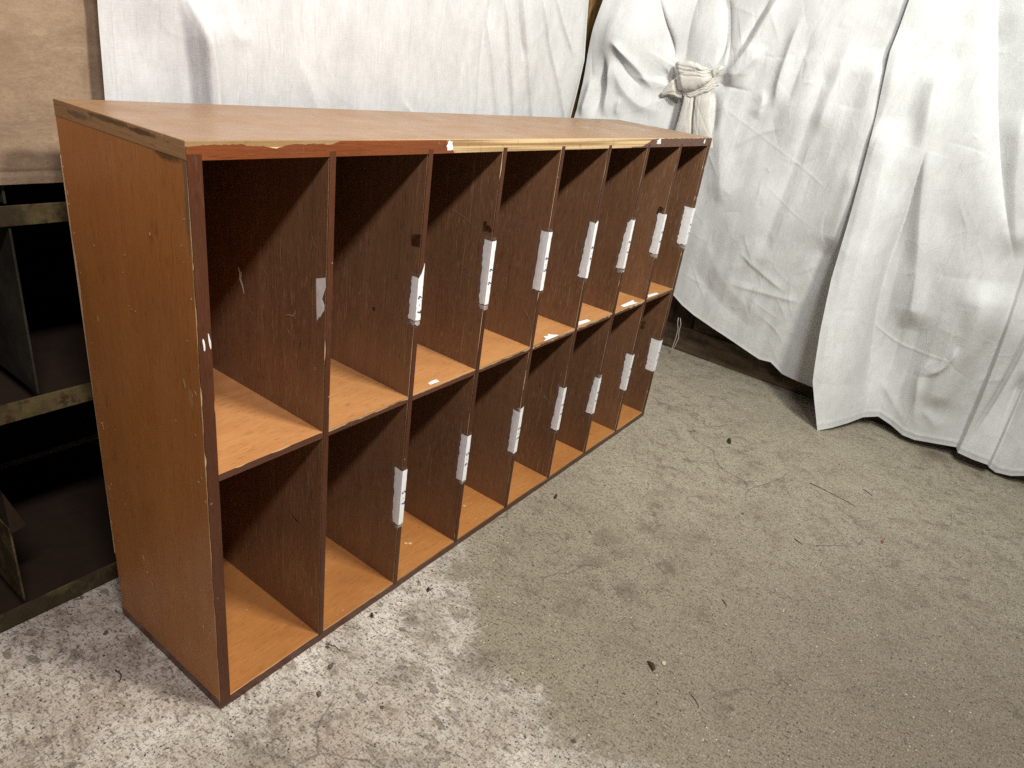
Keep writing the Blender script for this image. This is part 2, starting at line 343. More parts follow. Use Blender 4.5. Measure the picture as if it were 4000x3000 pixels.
# boards
def fm_top(n): return 1 if n.y<-.5 else (2 if n.x<-.5 or n.x>.5 else 0)
top=box('top_board',(-.0004,0,H-TT),(L+.0004,D,H),[M['top'],M['ply'],M['oldend']],unit,.0009,fm_top)
bot=box('bottom_board',(-.0003,0,0),(L+.0003,D,TB),[M['base'],M['ply'],M['lip']],unit,.0008,fm_top)
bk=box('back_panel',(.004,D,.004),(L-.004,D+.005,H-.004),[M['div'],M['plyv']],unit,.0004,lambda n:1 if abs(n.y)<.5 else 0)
def fm_side(n): return 1 if abs(n.y)>.5 else 0
sl=box('side_panel',(0,.0002,G),(T,D-.0002,H-TT+G),[M['side'],M['plyv']],unit,.0008,fm_side)
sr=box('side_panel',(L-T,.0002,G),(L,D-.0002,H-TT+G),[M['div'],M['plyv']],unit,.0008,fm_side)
# front lipping of the top board: chipped along the top at the left, torn off in the middle
def topcut(A):
    d=np.interp(A,[0,.04,.062,.082,.092,.10,.106,.112,.142,.172,.178,.183,.35,.362,.366,.374,.38,.386],[.0042,.0034,.0041,.0049,.0069,.0070,.0058,.0042,.0036,.0043,.0022,.0006,.0005,.0012,.008,.012,.017,.02])
    return d+(.0011*noise1(len(A),5,5)+.0006*noise1(len(A),2.2,15))*np.interp(A,[.17,.185,.35,.366],[1,.12,.12,1])
ragged('front_lipping','X',-.0003,.386,H-TT+.0002,H-.0004,-.0001,.0009,lambda A:.0002*np.abs(noise1(len(A),9,2)),topcut,M['lipred'],top)
def topcut2(A): return np.interp(A,[.90,.95,.975,.99,1.01,1.05,1.32],[.0165,.0148,.008,.0028,.0010,.0005,.0004])+.0012*noise1(len(A),6,6)
ragged('front_lipping','X',.905,L,H-TT+.0002,H-.0004,-.0001,.0009,ZERO,topcut2,M['lip'],top)
for (xa,za,w,h) in ((.369,.7415,.013,.0088),(1.020,.7425,.020,.0065),(1.268,.742,.010,.006)):   # white glue scabs
    n=14; V=[(xa,-.0016,za)]; 
    for k in range(n):
        a=2*math.pi*k/n; q=random.uniform(.6,1.1); V.append((xa+w*q*math.cos(a)*.6,-.0012,za+h*q*math.sin(a)))
    link('glue_scab',pymesh('glue_scab',V,[(0,1+k,1+(k+1)%n) for k in range(n)]),top,[M['paper_torn']])
def botcut(A): return np.interp(A,[0,.15,.3,.5,.75,.82,.9,1.1,1.3],[.0008,.001,.0025,.0035,.003,.006,.003,.003,.002])+.0012*noise1(len(A),14,8)
ragged('front_lipping','X',.0,L,.0006,TB-.0003,-.0001,.0009,lambda A:.0006+.0012*noise1(len(A),20,9),botcut,M['lip'],bot)
# side panel front edges
ragged('edge_strip','Z',G,H-TT+G,.0002,T-.0002,.0001,.0013,cut(21,.0004,.0008,22,4,.0022),cut(22,-.0003,.0005,40,1,.001),M['lipz'],sl)
ragged('edge_strip','Z',G,H-TT+G,L-T+.0002,L-.0002,.0001,.0013,cut(23,.0008,.0016,40,7,.006),cut(24,.0012,.0022,60,6,.006),M['lipz'],sr)
# torn veneer on the back edge of the left side
def sliver(A): return .010-np.interp(A,[.40,.44,.50,.56,.60,.63,.66],[.0,.0012,.0025,.0022,.0045,.0062,.0])-.0004*noise1(len(A),9,4)
s=[]; n=160; Z=np.linspace(.12,.69,n); wv=np.interp(Z,[.12,.2,.35,.44,.50,.535,.57,.60,.62,.69],[.0005,.0012,.0014,.0018,.0032,.0055,.0045,.0014,.001,.0006])+.0005*noise1(n,8,33); wv=np.maximum(wv,.0002)
V=[]; F=[]
for k in range(n):
    V+= [(-.0005,D-wv[k],Z[k]),(-.0005,D+.0006,Z[k]),(.004,D+.0006,Z[k])]
    if k: F+=[(3*k-3,3*k,3*k+1,3*k-2),(3*k-2,3*k+1,3*k+2,3*k-1)]
link('torn_veneer',pymesh('torn_veneer',V,F),sl,[M['chip']])
# small white chips on the left side panel
def chip_patch(name, origin, e1, e2, pts, mat, parent, lift=.0005):
    o=Vector(origin); e1=Vector(e1); e2=Vector(e2); nrm=e1.cross(e2).normalized()
    V=[o+e1*a+e2*b+nrm*lift for a,b in pts]; V=[tuple(v) for v in V]
    c=tuple(sum(v[i] for v in V)/len(V)+nrm[i]*lift*.6 for i in range(3)); k=len(V)
    return link(name,pymesh(name,V+[c],[(i,(i+1)%k,k) for i in range(k)]),parent,[mat])
def blob(rx, ry, n=9, rot=0.):
    out=[]
    for k in range(n):
        a=2*math.pi*k/n; q=random.uniform(.65,1.15); x,y=rx*q*math.cos(a),ry*q*math.sin(a); out.append((x*math.cos(rot)-y*math.sin(rot),x*math.sin(rot)+y*math.cos(rot)))
    return out
for (y,z,rx,rz,ro) in ((.168,.165,.0018,.006,.3),(.163,.142,.0016,.0035,.2),(.158,.140,.0013,.003,-.4),(.151,.127,.0015,.006,.5),(.214,.505,.0022,.006,-.1),(.030,.49,.003,.008,.4),(.027,.135,.0012,.004,0),(.060,.17,.0015,.002,0),(.055,.165,.0012,.002,0),(.128,.545,.002,.0014,0),(.121,.545,.0014,.0012,0),(.135,.547,.001,.001,0),(.075,.645,.0012,.0025,0),(.20,.60,.0012,.0018,0)):
    chip_patch('paint_chip',(0,y,z),(0,-1,0),(0,0,1),blob(rx,rz,8,ro),M['chip'],sl)
rc=random.Random(3)
for k in range(46):
    y=rc.choice([rc.uniform(.01,.245),rc.uniform(.002,.02),rc.uniform(.235,.252)]); z=rc.uniform(.03,.70); q=rc.uniform(.0007,.0016)
    chip_patch('paint_chip',(0,y,z),(0,-1,0),(0,0,1),blob(q,q*rc.uniform(.8,2.6),7,rc.uniform(-.6,.6)),M['chip'],sl)
for (x,z) in ((.006,.545),(.0125,.548)):
    chip_patch('paint_chip',(x,-.0013,z),(1,0,0),(0,0,1),blob(.0013,.009,10,.1),M['paper_torn'],sl)

# ---- paper labels and tape
def wrapped(name, fx, th, yl_top, yl_bot, z0, z1, off, parent, mats, rows=16, front=-.0014, yr=.016, topprof=None, jag=.0007, seed=0, midx=0):
    """paper folded round the front edge of a divider: left face, front edge, right face"""
    r=np.random.default_rng(seed); V=[];F=[]
    xs=[('l',1.),('l',.66),('l',.33),('l',.04),('f',0.),('f',.5),('f',1.),('r',.1),('r',1.)]
    for k in range(rows+1):
        t=k/rows
        yl=yl_bot+(yl_top-yl_bot)*t
        for j,(sd,q) in enumerate(xs):
            z=z0+(z1-z0)*t
            if k==rows: z+= (topprof[j] if topprof else 0)+r.normal(0,jag*.5)
            if k==0: z+= r.normal(0,jag)
            bulge=.0005*math.sin(q*3.1)*(.4+.8*r.random())
            if sd=='l':
                yy=front+off*-.3+q*(yl+.001*0-front); yy += r.normal(0,jag) if q==1. else 0
                V.append((fx-off-bulge,yy,z))
            elif sd=='f': V.append((fx-off+q*(th+2*off),front-off+r.normal(0,.00012),z))
            else: V.append((fx+th+off,front+q*yr+(r.normal(0,jag) if q==1 else 0),z))
    w=len(xs)
    for k in range(rows):
        for j in range(w-1): F.append((k*w+j,k*w+j+1,(k+1)*w+j+1,(k+1)*w+j))
    return V,F
STROKES={'6':[[(.5,1),(.25,.78),(.08,.42),(.1,.12),(.33,0),(.53,.14),(.5,.36),(.3,.46),(.1,.33)]],
'7':[[(0,.93),(.3,.96),(.58,1),(.36,.5),(.2,0)],[(.12,.48),(.5,.58)]],
'5':[[(.52,1),(.12,.97),(.08,.58),(.35,.62),(.53,.4),(.45,.1),(.2,0),(.02,.1)]],
'4':[[(.34,1),(0,.36),(.56,.42)],[(.42,.66),(.36,0)]],
'3':[[(.05,.93),(.35,1),(.5,.8),(.25,.55),(.5,.4),(.48,.1),(.2,0),(0,.12)]],
'2':[[(.03,.8),(.2,1),(.48,.85),(.4,.5),(.02,.02),(.57,.06)]],
'1':[[(.03,.66),(.3,1),(.26,0)]],'-':[[(.1,.62),(.34,.6),(.42,.42)]]}
def writing(txt, x0, y, z, hgt, adv, V, F, midx, rng_):
    """hand lettering reading downwards: glyph 'right' is down, glyph 'up' is +X"""
    for c in txt:
        sc=.62 if c=='-' else 1.
        for st in STROKES[c]:
            pts=[Vector((x0+(.12 if c=='-' else 0)*hgt+gy*hgt*sc, z-gx*hgt*1.15*sc)) for gx,gy in st]
            # round the stroke a little
            P=[]
            for a,b in zip(pts,pts[1:]):
                for q in (0,.25,.5,.75): P.append(a.lerp(b,q))
            P.append(pts[-1])
            for _ in range(2): P=[P[0]]+[(P[i-1]+P[i]*2+P[i+1])/4 for i in range(1,len(P)-1)]+[P[-1]]
            w=.00062; base=len(V)
            for i,p in enumerate(P):
                d=(P[min(i+1,len(P)-1)]-P[max(i-1,0)]).normalized(); nn=Vector((-d.y,d.x))*w
                V.append((p.x-nn.x,y,p.y-nn.y)); V.append((p.x+nn.x,y,p.y+nn.y))
                if i: F.append((base+2*i-2,base+2*i,base+2*i+1,base+2*i-1)); midx.append(1)
        z-=adv*(.75 if c=='-' else 1.)
LAB={ # divider: (z_top, z_bottom, left width top, left width bottom, text)
 'u':{2:(.566,.5024,.0109,.0113,'6-7'),3:(.5985,.494,.0136,.0097,'6-6'),4:(.5953,.4894,.0140,.0147,'6-5'),5:(.596,.4865,.0098,.0158,'6-4'),6:(.5865,.4805,.0088,.0151,'6-3'),7:(.5844,.4925,.0148,.0158,'6-2'),8:(.5856,.4942,.0202,.0173,'6-1')},
 'l':{2:(.2469,.1413,.0154,.0121,'5-7'),3:(.249,.1548,.0127,.0126,'5-6'),4:(.2412,.1474,.0145,.0130,'5-5'),5:(.2431,.140,.0102,.0137,'5-4'),6:(.2184,.124,.0110,.0154,'5-3'),7:(.2345,.1364,.0153,.0132,'5-2'),8:(.2333,.1431,.0238,.0206,'5-1')}}
TP={('u',2):[0,0,0,0,-.001,.006,.020,.020,.020],('u',6):[-.012,-.004,0,0,0,-.001,.001,0,0],('l',4):[0,0,0,0,.006,.008,.010,.010,.010],('u',5):[0,0,0,-.001,-.002,.001,.003,.003,.003]}
def add_labels(i, parent):
    fx=FX(i); th=TD if i<8 else T
    for row in ('u','l'):
        if i not in LAB[row]: continue
        zt,zb,wt,wb,txt=LAB[row][i]
        sd=i*10+(row=='l')
        V,F=wrapped('l',fx,th,wt,wb,zb,zt,.0007,parent,None,seed=sd,topprof=TP.get((row,i)),yr=.016 if i<8 else -.0)
        mi=[0]*len(F)
        hh=.0072 if i<8 else .0078
        x0=fx+(.0016 if i<8 else .0062)
        writing(txt,x0,-.0014-.0007-.0004,zt-(zt-zb)*(.42 if row=='u' else .38),hh,.0125,V,F,mi,None)
        o=link('paper_label',pymesh('paper_label',V,F,mi),parent,[M['paper'],M['ink']])
        V,F=wrapped('t',fx,th,wt+.006,wb+.007,zb-.006-.006*random.random(),zt+.006,.0003,parent,None,seed=sd+500,jag=.0012,yr=.014 if i<8 else 0.)
        link('clear_tape',pymesh('clear_tape',V,F),parent,[M['tape']])
        if (row,i) in (('u',2),('u',3),('u',6),('u',7),('u',8),('l',2),('l',3),('l',4),('l',6)):
            hgt=random.uniform(.005,.009); zz=zb-.001
            if (row,i) in (('l',4),('l',6)): zz=zt+hgt+.0015
            V,F=wrapped('t',fx,th,.010 if row=='u' else .004,.008 if row=='u' else .003,zz-hgt,zz,.0005,parent,None,rows=5,seed=sd+800,jag=.0018,yr=.006 if i<8 else 0.)
            link('torn_tape_end',pymesh('torn_tape_end',V,F),parent,[M['tape2']])

def fm_div(n): return 1 if abs(n.y)>.5 else 0
DIV={}
for i in range(1,8):
    fx=FX(i)
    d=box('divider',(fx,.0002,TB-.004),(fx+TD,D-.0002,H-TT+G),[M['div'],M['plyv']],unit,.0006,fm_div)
    amt=[0,.0001,.0004,.0008,.0009,.0010,.0009,.0010][i]
    ragged('edge_strip','Z',TB-.0035,H-TT+G,fx+.0002,fx+TD-.0002,.0001,.0013,cut(40+i,amt*.2,amt*1.5,60,1+i//2,.0022),cut(60+i,-.0004,.0005,40,1,.001),M['lipz'],d)
    DIV[i]=d; add_labels(i,d)
add_labels(8,sr)
# torn paper left on the first divider, glue marks on others
d1=DIV[1]
chip_patch('torn_paper',(FX(1),0,0),(0,-1,0),(0,0,1),[(-.0177,.5861),(-.001,.592),(.0003,.5809),(-.0030,.574),(-.0073,.5677),(-.0050,.562),(-.0013,.5566),(-.0018,.550),(-.0052,.5453),(-.0085,.5395),(-.0120,.5375),(-.0149,.5319),(-.0165,.55)],M['paper_torn'],d1,.0006)
def scuff(i, pts, w, mat=M['paper_torn'], name='scuff'):
    """a thin crooked scuff line on the left face of divider i"""
    fx=FX(i); P=[Vector((y,z)) for y,z in pts]; V=[];F=[]
    for k,p in enumerate(P):
        d=(P[min(k+1,len(P)-1)]-P[max(k-1,0)]).normalized(); q=w*random.uniform(.4,1.1)*(0.35 if k in (0,len(P)-1) else 1); nn=Vector((-d.y,d.x))*q
        V+=[(fx-.0006,p.x-nn.x,p.y-nn.y),(fx-.0006,p.x+nn.x,p.y+nn.y)]
        if k: F.append((2*k-2,2*k-1,2*k+1,2*k))
    link(name,pymesh(name,V,F),DIV[i] if i<8 else sr,[mat])
SC=simple('pale_scuff',(.30,.23,.16),.9,.3,90)
scuff(1,[(.0745,.520),(.070,.5225),(.062,.523),(.057,.529),(.056,.534)],.0012,SC)
scuff(1,[(.074,.503),(.070,.500),(.066,.494)],.0012,SC)
scuff(1,[(.028,.640),(.0265,.635),(.022,.626),(.018,.624)],.0008,SC)
scuff(1,[(.124,.571),(.118,.566),(.110,.562)],.0009,SC); scuff(1,[(.104,.552),(.097,.548)],.0012,SC)
scuff(1,[(.176,.556),(.171,.549),(.172,.540),(.167,.532),(.164,.522)],.0030,M['paper_torn'],'scuff'); scuff(1,[(.178,.556),(.172,.558),(.164,.552)],.0009,SC)
scuff(1,[(.018,.468),(.0165,.464)],.0013,M['paper_torn'])
scuff(1,[(.158,.507),(.148,.500),(.142,.496)],.0009,SC)
scuff(1,[(.20,.292),(.1985,.288)],.0015,M['paper_torn'])
scuff(1,[(.07,.215),(.055,.205),(.045,.2045)],.0008,simple('dark_scuff',(.03,.012,.006),.8,.2)); 
chip_patch('glue_mark',(FX(2),0,0),(0,-1,0),(0,0,1),[(-.0191,.6228),(-.0004,.6268),(-.0006,.6092),(-.016,.6072)],M['glue'],DIV[2],.0005)
chip_patch('glue_mark',(FX(3),0,0),(0,-1,0),(0,0,1),[(-.020,.6250),(-.013,.6262),(-.012,.611),(-.019,.609)],M['glue'],DIV[3],.0005)
chip_patch('glue_mark',(FX(3),0,0),(0,-1,0),(0,0,1),blob(.006,.0065,12),M['glue'],DIV[3],.0005).location=(0,.008,.615)
chip_patch('glue_mark',(FX(8),0,0),(0,-1,0),(0,0,1),[(-.070,.268),(-.050,.272),(-.050,.25),(-.068,.247)],M['glue'],sr,.0005)
chip_patch('glue_mark',(FX(7),0,0),(0,-1,0),(0,0,1),blob(.008,.012,12),M['glue'],DIV[7],.0005).location=(0,.012,.590)
chip_patch('knot_hole',(FX(2),.082,.494),(0,-1,0),(0,0,1),blob(.0035,.004,12),M['glue'],DIV[2],.0005)
scuff(3,[(.093,.628),(.075,.627),(.055,.621),(.035,.610)],.0007,SC); scuff(3,[(.05,.533),(.030,.533),(.018,.532)],.0006,SC); scuff(3,[(.06,.552),(.045,.545),(.03,.538)],.0006,SC)
scuff(5,[(.012,.470),(.004,.466)],.004,simple('orange_scuff',(.40,.17,.07),.8,.2))
scuff(4,[(.030,.452),(.018,.440),(.006,.425)],.0007,SC)
scuff(5,[(.05,.20),(.04,.206),(.03,.198)],.0010,SC); 

# ---- shelves, one board per compartment
SH=[]
shelfcut={1:cut(81,-.0002,.0006,14,2,.002),2:cut(82,.0026,.0018,18,3,.004),3:cut(83,.0022,.002,16,4,.004),4:cut(84,.0030,.0026,15,5,.006),5:cut(85,.0045,.0030,14,6,.008),6:cut(86,.0035,.003,14,6,.008),7:cut(87,.0036,.0026,14,5,.007),8:cut(88,.0034,.002,14,4,.006)}
for c in range(1,9):
    xa=(FX(c-1)+TD if c>1 else T)-.0015; xb=FX(c)+.0015
    s=box('shelf',(xa,.0004,ZS-ST),(xb,D-.0004,ZS),[M['shelf'],M['ply']],unit,.0005,lambda n:1 if n.y<-.5 else 0)
    ragged('front_lipping','X',xa-.002*(c==1),xb,ZS-ST+.0002,ZS-.0002,.0003,.0010,lambda A,c=c:.0004*np.abs(noise1(len(A),10,c)),shelfcut[c],M['lip'],s)
    SH.append(s)
def shelf_paper(c, pts, name='torn_label', mat=None):
    chip_patch(name,(0,0,ZS),(1,0,0),(0,1,0),pts,mat or M['paper'],SH[c-1],.0006)
shelf_paper(3,[(.3868,.0128),(.398,.0150),(.408,.0139),(.4057,.0052),(.396,.007),(.3857,.0068)])
shelf_paper(5,[(.7197,.0148),(.729,.011),(.7378,.0172),(.742,.010),(.7499,.0039),(.7505,-.0006),(.7152,-.0006),(.6964,-.0006),(.712,.004)])
shelf_paper(6,[(.8549,.0169),(.8857,.0132),(.8833,.0037),(.8354,.005)])
shelf_paper(6,[(.872,.036),(.905,.022),(.912,.017),(.915,.020),(.88,.040)],'glue_streak',M['tape2'])
shelf_paper(7,[(1.0397,.0148),(1.1089,.0166),(1.095,.008),(1.0997,-.0004),(1.0364,.0045)])
shelf_paper(8,[(1.1786,.0142),(1.2204,.0098),(1.2163,.0011),(1.1621,.0039)])
for c,x,y in ((2,.267,.105),(3,.425,.052),(3,.420,.058),(4,.592,.058)):
    chip_patch('dried_blob',(x,y,TB),(1,0,0),(0,1,0),blob(.004,.0035,10),M['chip'],bot,.0009)

# ------------------------------------------------------------------ steel rack on the left
YR=.335
rack=tag(empty('steel_bin_rack',(-.4,YR,0)),'dark rusty green steel rack with open bins behind the left end of the wooden unit','rack')
def rk(name, lo, hi, mat, bevel=.001):
    o=(-.4,YR,0); return box(name,[a-b for a,b in zip(lo,o)],[a-b for a,b in zip(hi,o)],[mat],rack,bevel)
X0,X1=-1.0,.60
for z0,z1 in ((.003,.034),(.333,.361),(.592,.617),(.86,.886)):
    rk('shelf_lip',(X0,YR,z0),(X1,YR+.0025,z1),M['steel'])
    rk('shelf_pan',(X0,YR+.003,z0+.002),(X1,YR+.42,z0+.006),M['rustpan'])
rk('back_sheet',(X0,YR+.421,0.02),(X1,YR+.424,1.3),M['dsteel'])
for x in (-.90,-.62,-.34,-.033,.27,.55):
    rk('bin_divider',(x-.0015,YR+.004,.362),(x+.0015,YR+.41,.590),M['dsteel'])
    rk('bin_divider',(x-.0015,YR+.004,.618),(x+.0015,YR+.41,.858),M['dsteel'])
for x in (-.097,-.44,.22):
    o=rk('bin_divider',(x-.0015,YR+.004,.036),(x+.0015,YR+.41,.170),M['steel'])
    V=[(x,YR+.003,.160),(x,YR+.003,.232),(x,YR+.20,.300),(x,YR+.20,.160),(x+.020,YR+.003,.166),(x+.014,YR+.2,.16)]
    V=[(a+.4,b-YR,c) for a,b,c in V]
    me=pymesh('bin_flange',V,[(0,1,2,3),(0,4,1),(1,4,5,2),(0,3,5,4),(2,5,3)]); link('bin_flange',me,o,[M['rustpan']])

# ------------------------------------------------------------------ drapes (height fields with free hems)
R1_LEFT = [(0.5258, 1.1131), (0.5432, 1.0395), (0.5515, 0.9653), (0.5568, 0.8894), (0.56, 0.8115), (0.5654, 0.7374), (0.5728, 0.6995), (0.5795, 0.6036), (0.5802, 0.4274)]
R1_HEM = [(1.82, 0.5784, 0.4269), (1.82, 0.3965, 0.2834), (1.82, 0.1974, 0.2132), (1.82, 0.1467, 0.1827), (1.82, 0.0989, 0.1616), (1.82, -0.008, 0.1314), (1.83, -0.1431, 0.0882),
 (1.83, -0.1801, 0.0921), (1.83, -0.2255, 0.0667), (1.83, -0.2789, 0.0614), (1.83, -0.3302, 0.059), (1.83, -0.3733, 0.057)]
R2_LEFT = [(-0.2425, 1.1769), (-0.2376, 1.1166), (-0.2346, 1.0014), (-0.2584, 0.8024), (-0.2739, 0.6237), (-0.2892, 0.4202), (-0.314, 0.2659), (-0.342, 0.136), (-0.3997, 0.0002)]
R2_HEM = [(1.66, -0.3997, 0.0002), (1.69, -0.4339, 0.0121), (1.75, -0.4648, 0.0193), (1.81, -0.4933, 0.0292), (1.835, -0.5279, 0.0384), (1.83, -0.5645, 0.0292),
 (1.81, -0.603, 0.0192), (1.805, -0.6348, 0.0199), (1.82, -0.6864, 0.0253), (1.83, -0.7379, 0.0328), (1.8, -0.7451, 0.03), (1.79, -0.7817, 0.0302),
 (1.785, -0.8187, 0.0321), (1.82, -0.8287, 0.0128), (1.81, -0.845, 0.0099), (1.8, -0.8786, 0.019), (1.81, -0.9063, 0.0284), (1.81, -1.0248, 0.0413)]
POSTX = 1.658475602338398
F1 = [('bulge', [(0.4616, 0.943)], 0.055, 0.075, 0.085), ('bulge', [(0.425, 0.9867)], 0.025, 0.05, 0.08),
 ('ridge', [(0.4942, 0.9398), (0.455, 0.9166), (0.4132, 0.869), (0.3737, 0.8131)], 0.018, 0.014, 0.012),
 ('vale', [(0.4762, 0.9305), (0.4675, 0.8979), (0.4439, 0.8507), (0.401, 0.8189)], 0.02, 0.016, 0.016),
 ('ridge', [(0.4856, 0.9137), (0.4733, 0.865), (0.4486, 0.8107), (0.4038, 0.7692), (0.3398, 0.7667)], 0.02, 0.022, 0.03),
 ('vale', [(0.4154, 1.0848), (0.3899, 1.0113), (0.3638, 0.9666), (0.3481, 0.9253), (0.3432, 0.8942)], 0.034, 0.035, 0.008),
 ('vale', [(0.353, 0.8861), (0.3682, 0.8705), (0.3724, 0.8437)], 0.014, 0.015, 0.02), ('bulge', [(0.299, 1.0195)], 0.03, 0.05, 0.1),
 ('ridge', [(0.2536, 1.1181), (0.2215, 1.0145), (0.2134, 0.9607), (0.2234, 0.9036)], -0.02, 0.01, 0.012),
 ('step', [(0.2468, 1.1185), (0.216, 1.015), (0.1987, 0.9438), (0.1906, 0.8951)], -0.01, 0.004, 0.05),
 ('ridge', [(0.0789, 1.1293), (0.1217, 1.012), (0.1526, 0.9307), (0.1949, 0.8794)], 0.016, 0.016, 0.02),
 ('ridge', [(0.104, 1.1277), (0.1487, 1.0212), (0.1747, 0.9342)], -0.012, 0.012, 0.012),
 ('ridge', [(0.1887, 0.8574), (0.144, 0.9009), (0.1046, 0.9543), (0.0936, 0.9853)], 0.018, 0.012, 0.03),
 ('ridge', [(0.2185, 0.8598), (0.1959, 0.8048), (0.1812, 0.7143)], -0.01, 0.01, 0.012),
 ('ridge', [(0.1678, 0.8602), (0.1712, 0.7955), (0.1462, 0.68), (0.0947, 0.5232)], 0.012, 0.035, 0.035),
 ('ridge', [(0.4933, 0.7185), (0.4851, 0.7977), (0.4838, 0.8887)], 0.016, 0.012, 0.014),
 ('ridge', [(0.518, 0.7142), (0.5089, 0.8198), (0.5029, 0.9107)], -0.012, 0.01, 0.012), ('ridge', [(0.4597, 0.7243), (0.4542, 0.7965)], 0.01, 0.01, 0.012),
 ('ridge', [(0.5493, 0.7089), (0.5291, 0.8423)], 0.012, 0.01, 0.012), ('ridge', [(0.0735, 0.8729), (0.0545, 0.8321), (0.0684, 0.7857)], 0.008, 0.018, 0.012),
 ('ridge', [(0.1338, 0.4407), (0.0959, 0.3601), (-0.0085, 0.2672), (-0.1441, 0.2175)], 0.004, 0.03, 0.04),
 ('ridge', [(0.1711, 0.3395), (0.0453, 0.2347), (-0.1298, 0.1655)], -0.004, 0.03, 0.03),
 ('ridge', [(0.1748, 0.8079), (0.0442, 0.751), (-0.0979, 0.6866), (-0.2065, 0.6315)], 0.0007, 0.003, 0.004),
 ('ridge', [(0.0107, 0.6386), (-0.0779, 0.5765), (-0.19, 0.5216)], 0.0006, 0.003, 0.004),
 ('ridge', [(-0.0974, 0.9655), (-0.0825, 0.7974), (-0.0702, 0.6018), (-0.0594, 0.4027)], -0.012, 0.03, 0.03),
 ('ridge', [(-0.1301, 1.0469), (-0.1229, 0.8877), (-0.1121, 0.7652)], 0.01, 0.02, 0.03),
 ('ridge', [(-0.0252, 1.0373), (-0.0125, 0.8966), (-0.0154, 0.8239)], -0.008, 0.02, 0.015),
 ('ridge', [(0.0155, 1.0673), (0.0296, 0.9272), (0.023, 0.818)], 0.012, 0.012, 0.02),
 ('ridge', [(-0.2056, 1.0109), (-0.2299, 0.7493), (-0.251, 0.4553)], 0.022, 0.06, 0.06),
 ('ridge', [(-0.2547, 0.7295), (-0.263, 0.4586), (-0.2806, 0.1721)], 0.012, 0.03, 0.02),
 ('ridge', [(0.0323, 0.3014), (-0.1189, 0.3012), (-0.2312, 0.3065)], 0.003, 0.008, 0.012),
 ('ridge', [(0.0174, 0.4114), (-0.0891, 0.3521), (-0.1716, 0.3175)], 0.003, 0.006, 0.012),
 ('ridge', [(0.1292, 0.7498), (0.0889, 0.808), (0.0192, 0.8496)], 0.003, 0.006, 0.012),
 ('ridge', [(0.125, 0.6839), (0.0575, 0.7488), (-0.0282, 0.7823)], 0.0025, 0.006, 0.012), ('bulge', [(-0.0739, 0.8449)], 0.02, 0.08, 0.1),
 ('bulge', [(-0.0277, 0.5094)], 0.018, 0.12, 0.14)]
F2 = [('ridge', [(-0.2502, 1.058), (-0.2746, 0.7934), (-0.3045, 0.4699), (-0.3485, 0.1968), (-0.4077, -0.0488)], 0.012, 0.03, 0.035),
 ('ridge', [(-0.2937, 0.8548), (-0.3216, 0.6566), (-0.3609, 0.4037), (-0.4109, 0.1895), (-0.4561, -0.0271)], 0.02, 0.045, 0.03),
 ('vale', [(-0.3526, 1.1079), (-0.368, 0.9966), (-0.3893, 0.836), (-0.4011, 0.6371), (-0.4011, 0.443), (-0.4367, 0.2288), (-0.5092, -0.052), (-0.5936, -0.3359)], 0.06,
  0.014, 0.065),
 ('ridge', [(-0.3543, 1.0056), (-0.3727, 0.8671), (-0.4186, 0.6778), (-0.4709, 0.5156), (-0.5132, 0.3133)], 0.03, 0.03, 0.035),
 ('step', [(-0.3757, 1.1392), (-0.3523, 1.0675), (-0.3304, 1.0135), (-0.2975, 0.9396), (-0.2686, 0.8277), (-0.2616, 0.7551)], -0.012, 0.006, 0.1),
 ('vale', [(-0.3396, 1.3601), (-0.4005, 1.1888), (-0.4564, 1.0372), (-0.5121, 0.8888), (-0.5915, 0.7155), (-0.6988, 0.5296)], 0.045, 0.012, 0.07),
 ('ridge', [(-0.6381, 0.512), (-0.6574, 0.3896), (-0.6529, 0.2517), (-0.648, 0.1043)], 0.03, 0.05, 0.05),
 ('step', [(-0.7698, 0.502), (-0.7733, 0.3377), (-0.768, 0.213), (-0.7577, 0.1078), (-0.7441, 0.0295)], -0.035, 0.008, 0.14),
 ('ridge', [(-0.8005, 0.3081), (-0.8053, 0.2005), (-0.8248, 0.0347)], -0.02, 0.012, 0.02),
 ('ridge', [(-0.6089, 0.2773), (-0.5756, 0.2222), (-0.5957, 0.1421), (-0.6225, 0.0319)], 0.014, 0.012, 0.012),
 ('ridge', [(-0.6408, 0.3302), (-0.6332, 0.2583), (-0.593, 0.2071)], 0.01, 0.008, 0.008),
 ('ridge', [(-0.6177, 0.1214), (-0.6527, 0.0913), (-0.6875, 0.0613)], 0.016, 0.015, 0.02),
 ('ridge', [(-0.4808, 0.1559), (-0.5373, 0.1028), (-0.6092, 0.0414)], 0.01, 0.01, 0.012),
 ('ridge', [(-0.3641, 0.3487), (-0.4806, 0.2664), (-0.5651, 0.2683), (-0.6637, 0.2837)], 0.0015, 0.004, 0.004), ('bulge', [(-0.6723, 0.4076)], 0.022, 0.07, 0.1),
 ('ridge', [(-0.5579, 0.9169), (-0.6147, 0.7205), (-0.6818, 0.5734)], 0.02, 0.03, 0.05)]
